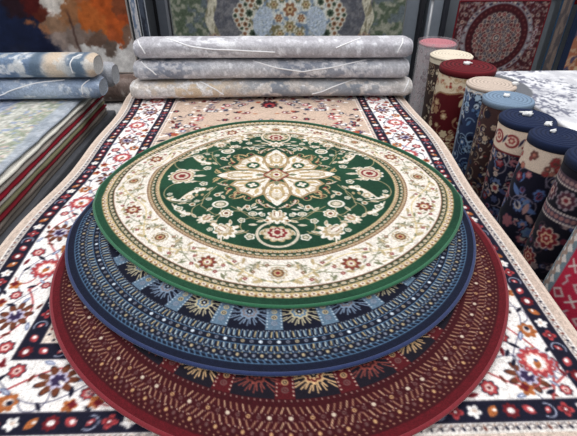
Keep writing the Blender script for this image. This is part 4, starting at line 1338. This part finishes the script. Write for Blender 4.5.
# 8 navy end, beaded borders, dark ground with red rosettes
R = .112; w8 = rollw(rgb(18, 16, 28), R)
def big(x, y, s):
    w8.petals(x, y, .052*s, 8, .28, rgb(176, 150, 140)); w8.petals(x, y, .044*s, 8, .3, rgb(110, 30, 40)); w8.petals(x, y, .028*s, 6, .3, rgb(196, 160, 130)); w8.petals(x, y, .018*s, 6, .3, rgb(130, 36, 44)); w8.ell(x, y, .006*s, .006*s, rgb(206, 190, 170))
scatter(w8, R, -HR, -.2, 110, [rgb(70, 80, 120), rgb(96, 40, 54), rgb(130, 110, 110)], rgb(30, 26, 44), rnd, .010, .018, rgb(60, 44, 54))
for (x, y, s) in [(-.05, -.30, 1.0), (-.09, -.42, .85), (.06, -.40, 1), (-.16, -.33, .7), (.03, -.52, .9), (.14, -.31, 1), (.22, -.43, .9), (-.24, -.45, .9), (-.32, -.31, 1), (.32, -.33, 1), (-.12, -.55, .8), (.12, -.6, .8)]:
    big(x, y, s)
band(w8, R, -.215, -.175, rgb(60, 50, 66)); beads(w8, R, -.195, 34, .009, rgb(140, 100, 100)); beads(w8, R, -.176, 60, .005, rgb(190, 176, 170)); beads(w8, R, -.214, 60, .005, rgb(190, 176, 170))
band(w8, R, -.07, -.035, rgb(70, 54, 66)); beads(w8, R, -.052, 34, .009, rgb(140, 112, 112)); beads(w8, R, -.070, 60, .005, rgb(190, 176, 170))
for i in range(8):
    x = -pi*R+2*pi*R*(i+.5)/8
    w8.petals(x, -.122, .042, 10, .2, rgb(128, 116, 124)); w8.petals(x, -.122, .034, 8, .25, rgb(70, 38, 50)); w8.petals(x, -.122, .02, 6, .3, rgb(170, 150, 144)); w8.ell(x, -.122, .009, .009, rgb(110, 40, 48))
standing_roll((1.190, 1.412), .92, R, (.06, 0), w8, rgb(28, 38, 66), 'near black rolled rug with red rosettes and navy end, nearest of the navy ends', 'navy blue coiled end', rim=.034, seed=8)
# 9 red kilim
R = .135; w9 = rollw(rgb(170, 34, 62), R)
rnd9 = random.Random(5)
for j in range(14):
    y = -.04-.06*j
    for i in range(16):
        x = -pi*R+2*pi*R*(i+.5)/16
        k = (i+j) % 3
        if k == 0:
            w9.poly([(x-.026, y), (x, y+.024), (x+.026, y), (x, y-.024)], rgb(196, 180, 176)); w9.poly([(x-.016, y), (x, y+.014), (x+.016, y), (x, y-.014)], rgb(150, 40, 62))
        elif k == 1:
            w9.line([(x-.016, y-.016), (x+.016, y+.016)], .007, rgb(206, 196, 190)); w9.line([(x-.016, y+.016), (x+.016, y-.016)], .007, rgb(206, 196, 190))
        else:
            w9.line([(x, y-.022), (x+.008, y), (x-.006, y+.008), (x+.004, y+.022)], .007, rgb(178, 160, 164))
Xc, Yc = w9.coords()
k9 = (Xc < -.11) & (Xc > -.35)
zig = (np.abs(((Yc*22) % 1.0)-.5)*.06)
w9.im[k9] = np.array(rgb(110, 128, 138))
w9.im[(Xc < -.115-zig) & (Xc > -.145-zig)] = np.array(rgb(206, 200, 196))
w9.im[(Xc < -.160+zig) & (Xc > -.185+zig)] = np.array(rgb(150, 130, 120))
w9.im[(Xc < -.19-zig) & (Xc > -.215-zig)] = np.array(rgb(72, 88, 112))
for j in range(12):
    w9.petals(-.20, -.03-.07*j, .016, 4, .4, rgb(170, 176, 178))
standing_roll((1.145, 1.125), .80, R, (.12, 0), w9, rgb(160, 30, 52), 'red geometric rolled rug with pale zigzags, nearest at the right edge', 'red coiled end', rim=.03, seed=9)

# ================================================================== SETTING
def structure(o):
    o['kind'] = 'structure'
    return o
bm = bmesh.new(); add_box(bm, -6, 6, -3, 5.2, -.1, 0)
structure(bm_obj('floor', bm, plain_material(rgb(150, 150, 150), .8, .12, 8)))
# back partition: grey sheet panels between posts
bm = bmesh.new()
add_box(bm, -6, 6, 4.62, 4.70, 0, 2.7)
structure(bm_obj('wall_back', bm, plain_material(rgb(112, 118, 126), .6, .08, 6, .3, 0, 0, (1, 1, .15))))
k = 1
def trim(x0, x1, y0, y1, z0, z1, col):
    global k
    bm = bmesh.new(); add_box(bm, x0, x1, y0, y1, z0, z1, .006)
    structure(bm_obj('trim_%d' % k, bm, plain_material(col, .5, .06, 20, .35))); k += 1
GP = rgb(126, 134, 144); DKP = rgb(30, 32, 38)
for (x0, x1, y0, y1, c) in [(-1.13, -1.085, 4.50, 4.62, DKP), (-1.085, -1.00, 4.44, 4.60, rgb(92, 98, 108)), (-1.0, -.975, 4.42, 4.60, rgb(128, 132, 140)), (-.965, -.925, 4.46, 4.6, DKP),
                            (1.20, 1.37, 4.5, 4.6, GP), (1.37, 1.41, 4.46, 4.6, DKP), (1.46, 1.60, 4.5, 4.6, GP), (1.60, 1.645, 4.46, 4.6, rgb(44, 46, 54)), (2.53, 2.585, 4.34, 4.44, rgb(104, 110, 116))]:
    trim(x0, x1, y0, y1, 0, 2.6, c)

# ================================================================== LIGHT, SKY, CAMERA
world = bpy.data.worlds.new('overcast_sky'); bpy.context.scene.world = world
world.use_nodes = True
nt = world.node_tree
bg = nt.nodes['Background']
tc = nt.nodes.new('ShaderNodeTexCoord'); sp = nt.nodes.new('ShaderNodeSeparateXYZ'); cr = nt.nodes.new('ShaderNodeValToRGB')
nt.links.new(tc.outputs['Generated'], sp.inputs['Vector']); nt.links.new(sp.outputs['Z'], cr.inputs['Fac'])
cr.color_ramp.elements[0].color = (.42, .44, .48, 1); cr.color_ramp.elements[1].color = (1.0, 1.0, 1.0, 1)
cr.color_ramp.elements[1].position = .8
nt.links.new(cr.outputs['Color'], bg.inputs['Color'])
bg.inputs['Strength'].default_value = .85
def area(name, loc, target, size, energy, col=(1, 1, 1)):
    L = bpy.data.lights.new(name, 'AREA'); L.shape = 'RECTANGLE'; L.size = size[0]; L.size_y = size[1]; L.energy = energy; L.color = col
    o = bpy.data.objects.new(name, L); C.objects.link(o); o.location = loc
    from mathutils import Vector
    o.rotation_euler = (Vector(target)-Vector(loc)).to_track_quat('-Z', 'Y').to_euler()
    return o
area('skylight_opening', (.6, 3.6, 4.2), (0, 1.9, .6), (3.5, 2.0), 90)
sun = bpy.data.lights.new('soft_daylight', 'SUN'); sun.energy = 1.0; sun.angle = radians(35)
so = bpy.data.objects.new('soft_daylight', sun); C.objects.link(so); so.rotation_euler = (radians(28), radians(-12), 0)

cam = bpy.data.cameras.new('camera'); co = bpy.data.objects.new('camera', cam); C.objects.link(co)
co.location = (0, 0, 1.625)
co.rotation_euler = (pi/2-.59305, 0, -.029308)
cam.sensor_width = 36.0; cam.lens = 36.0*436.0/577.0; cam.clip_start = .02
bpy.context.scene.camera = co
vs = bpy.context.scene.view_settings
vs.view_transform = 'Standard'; vs.look = 'None'; vs.exposure = 0; vs.gamma = 1
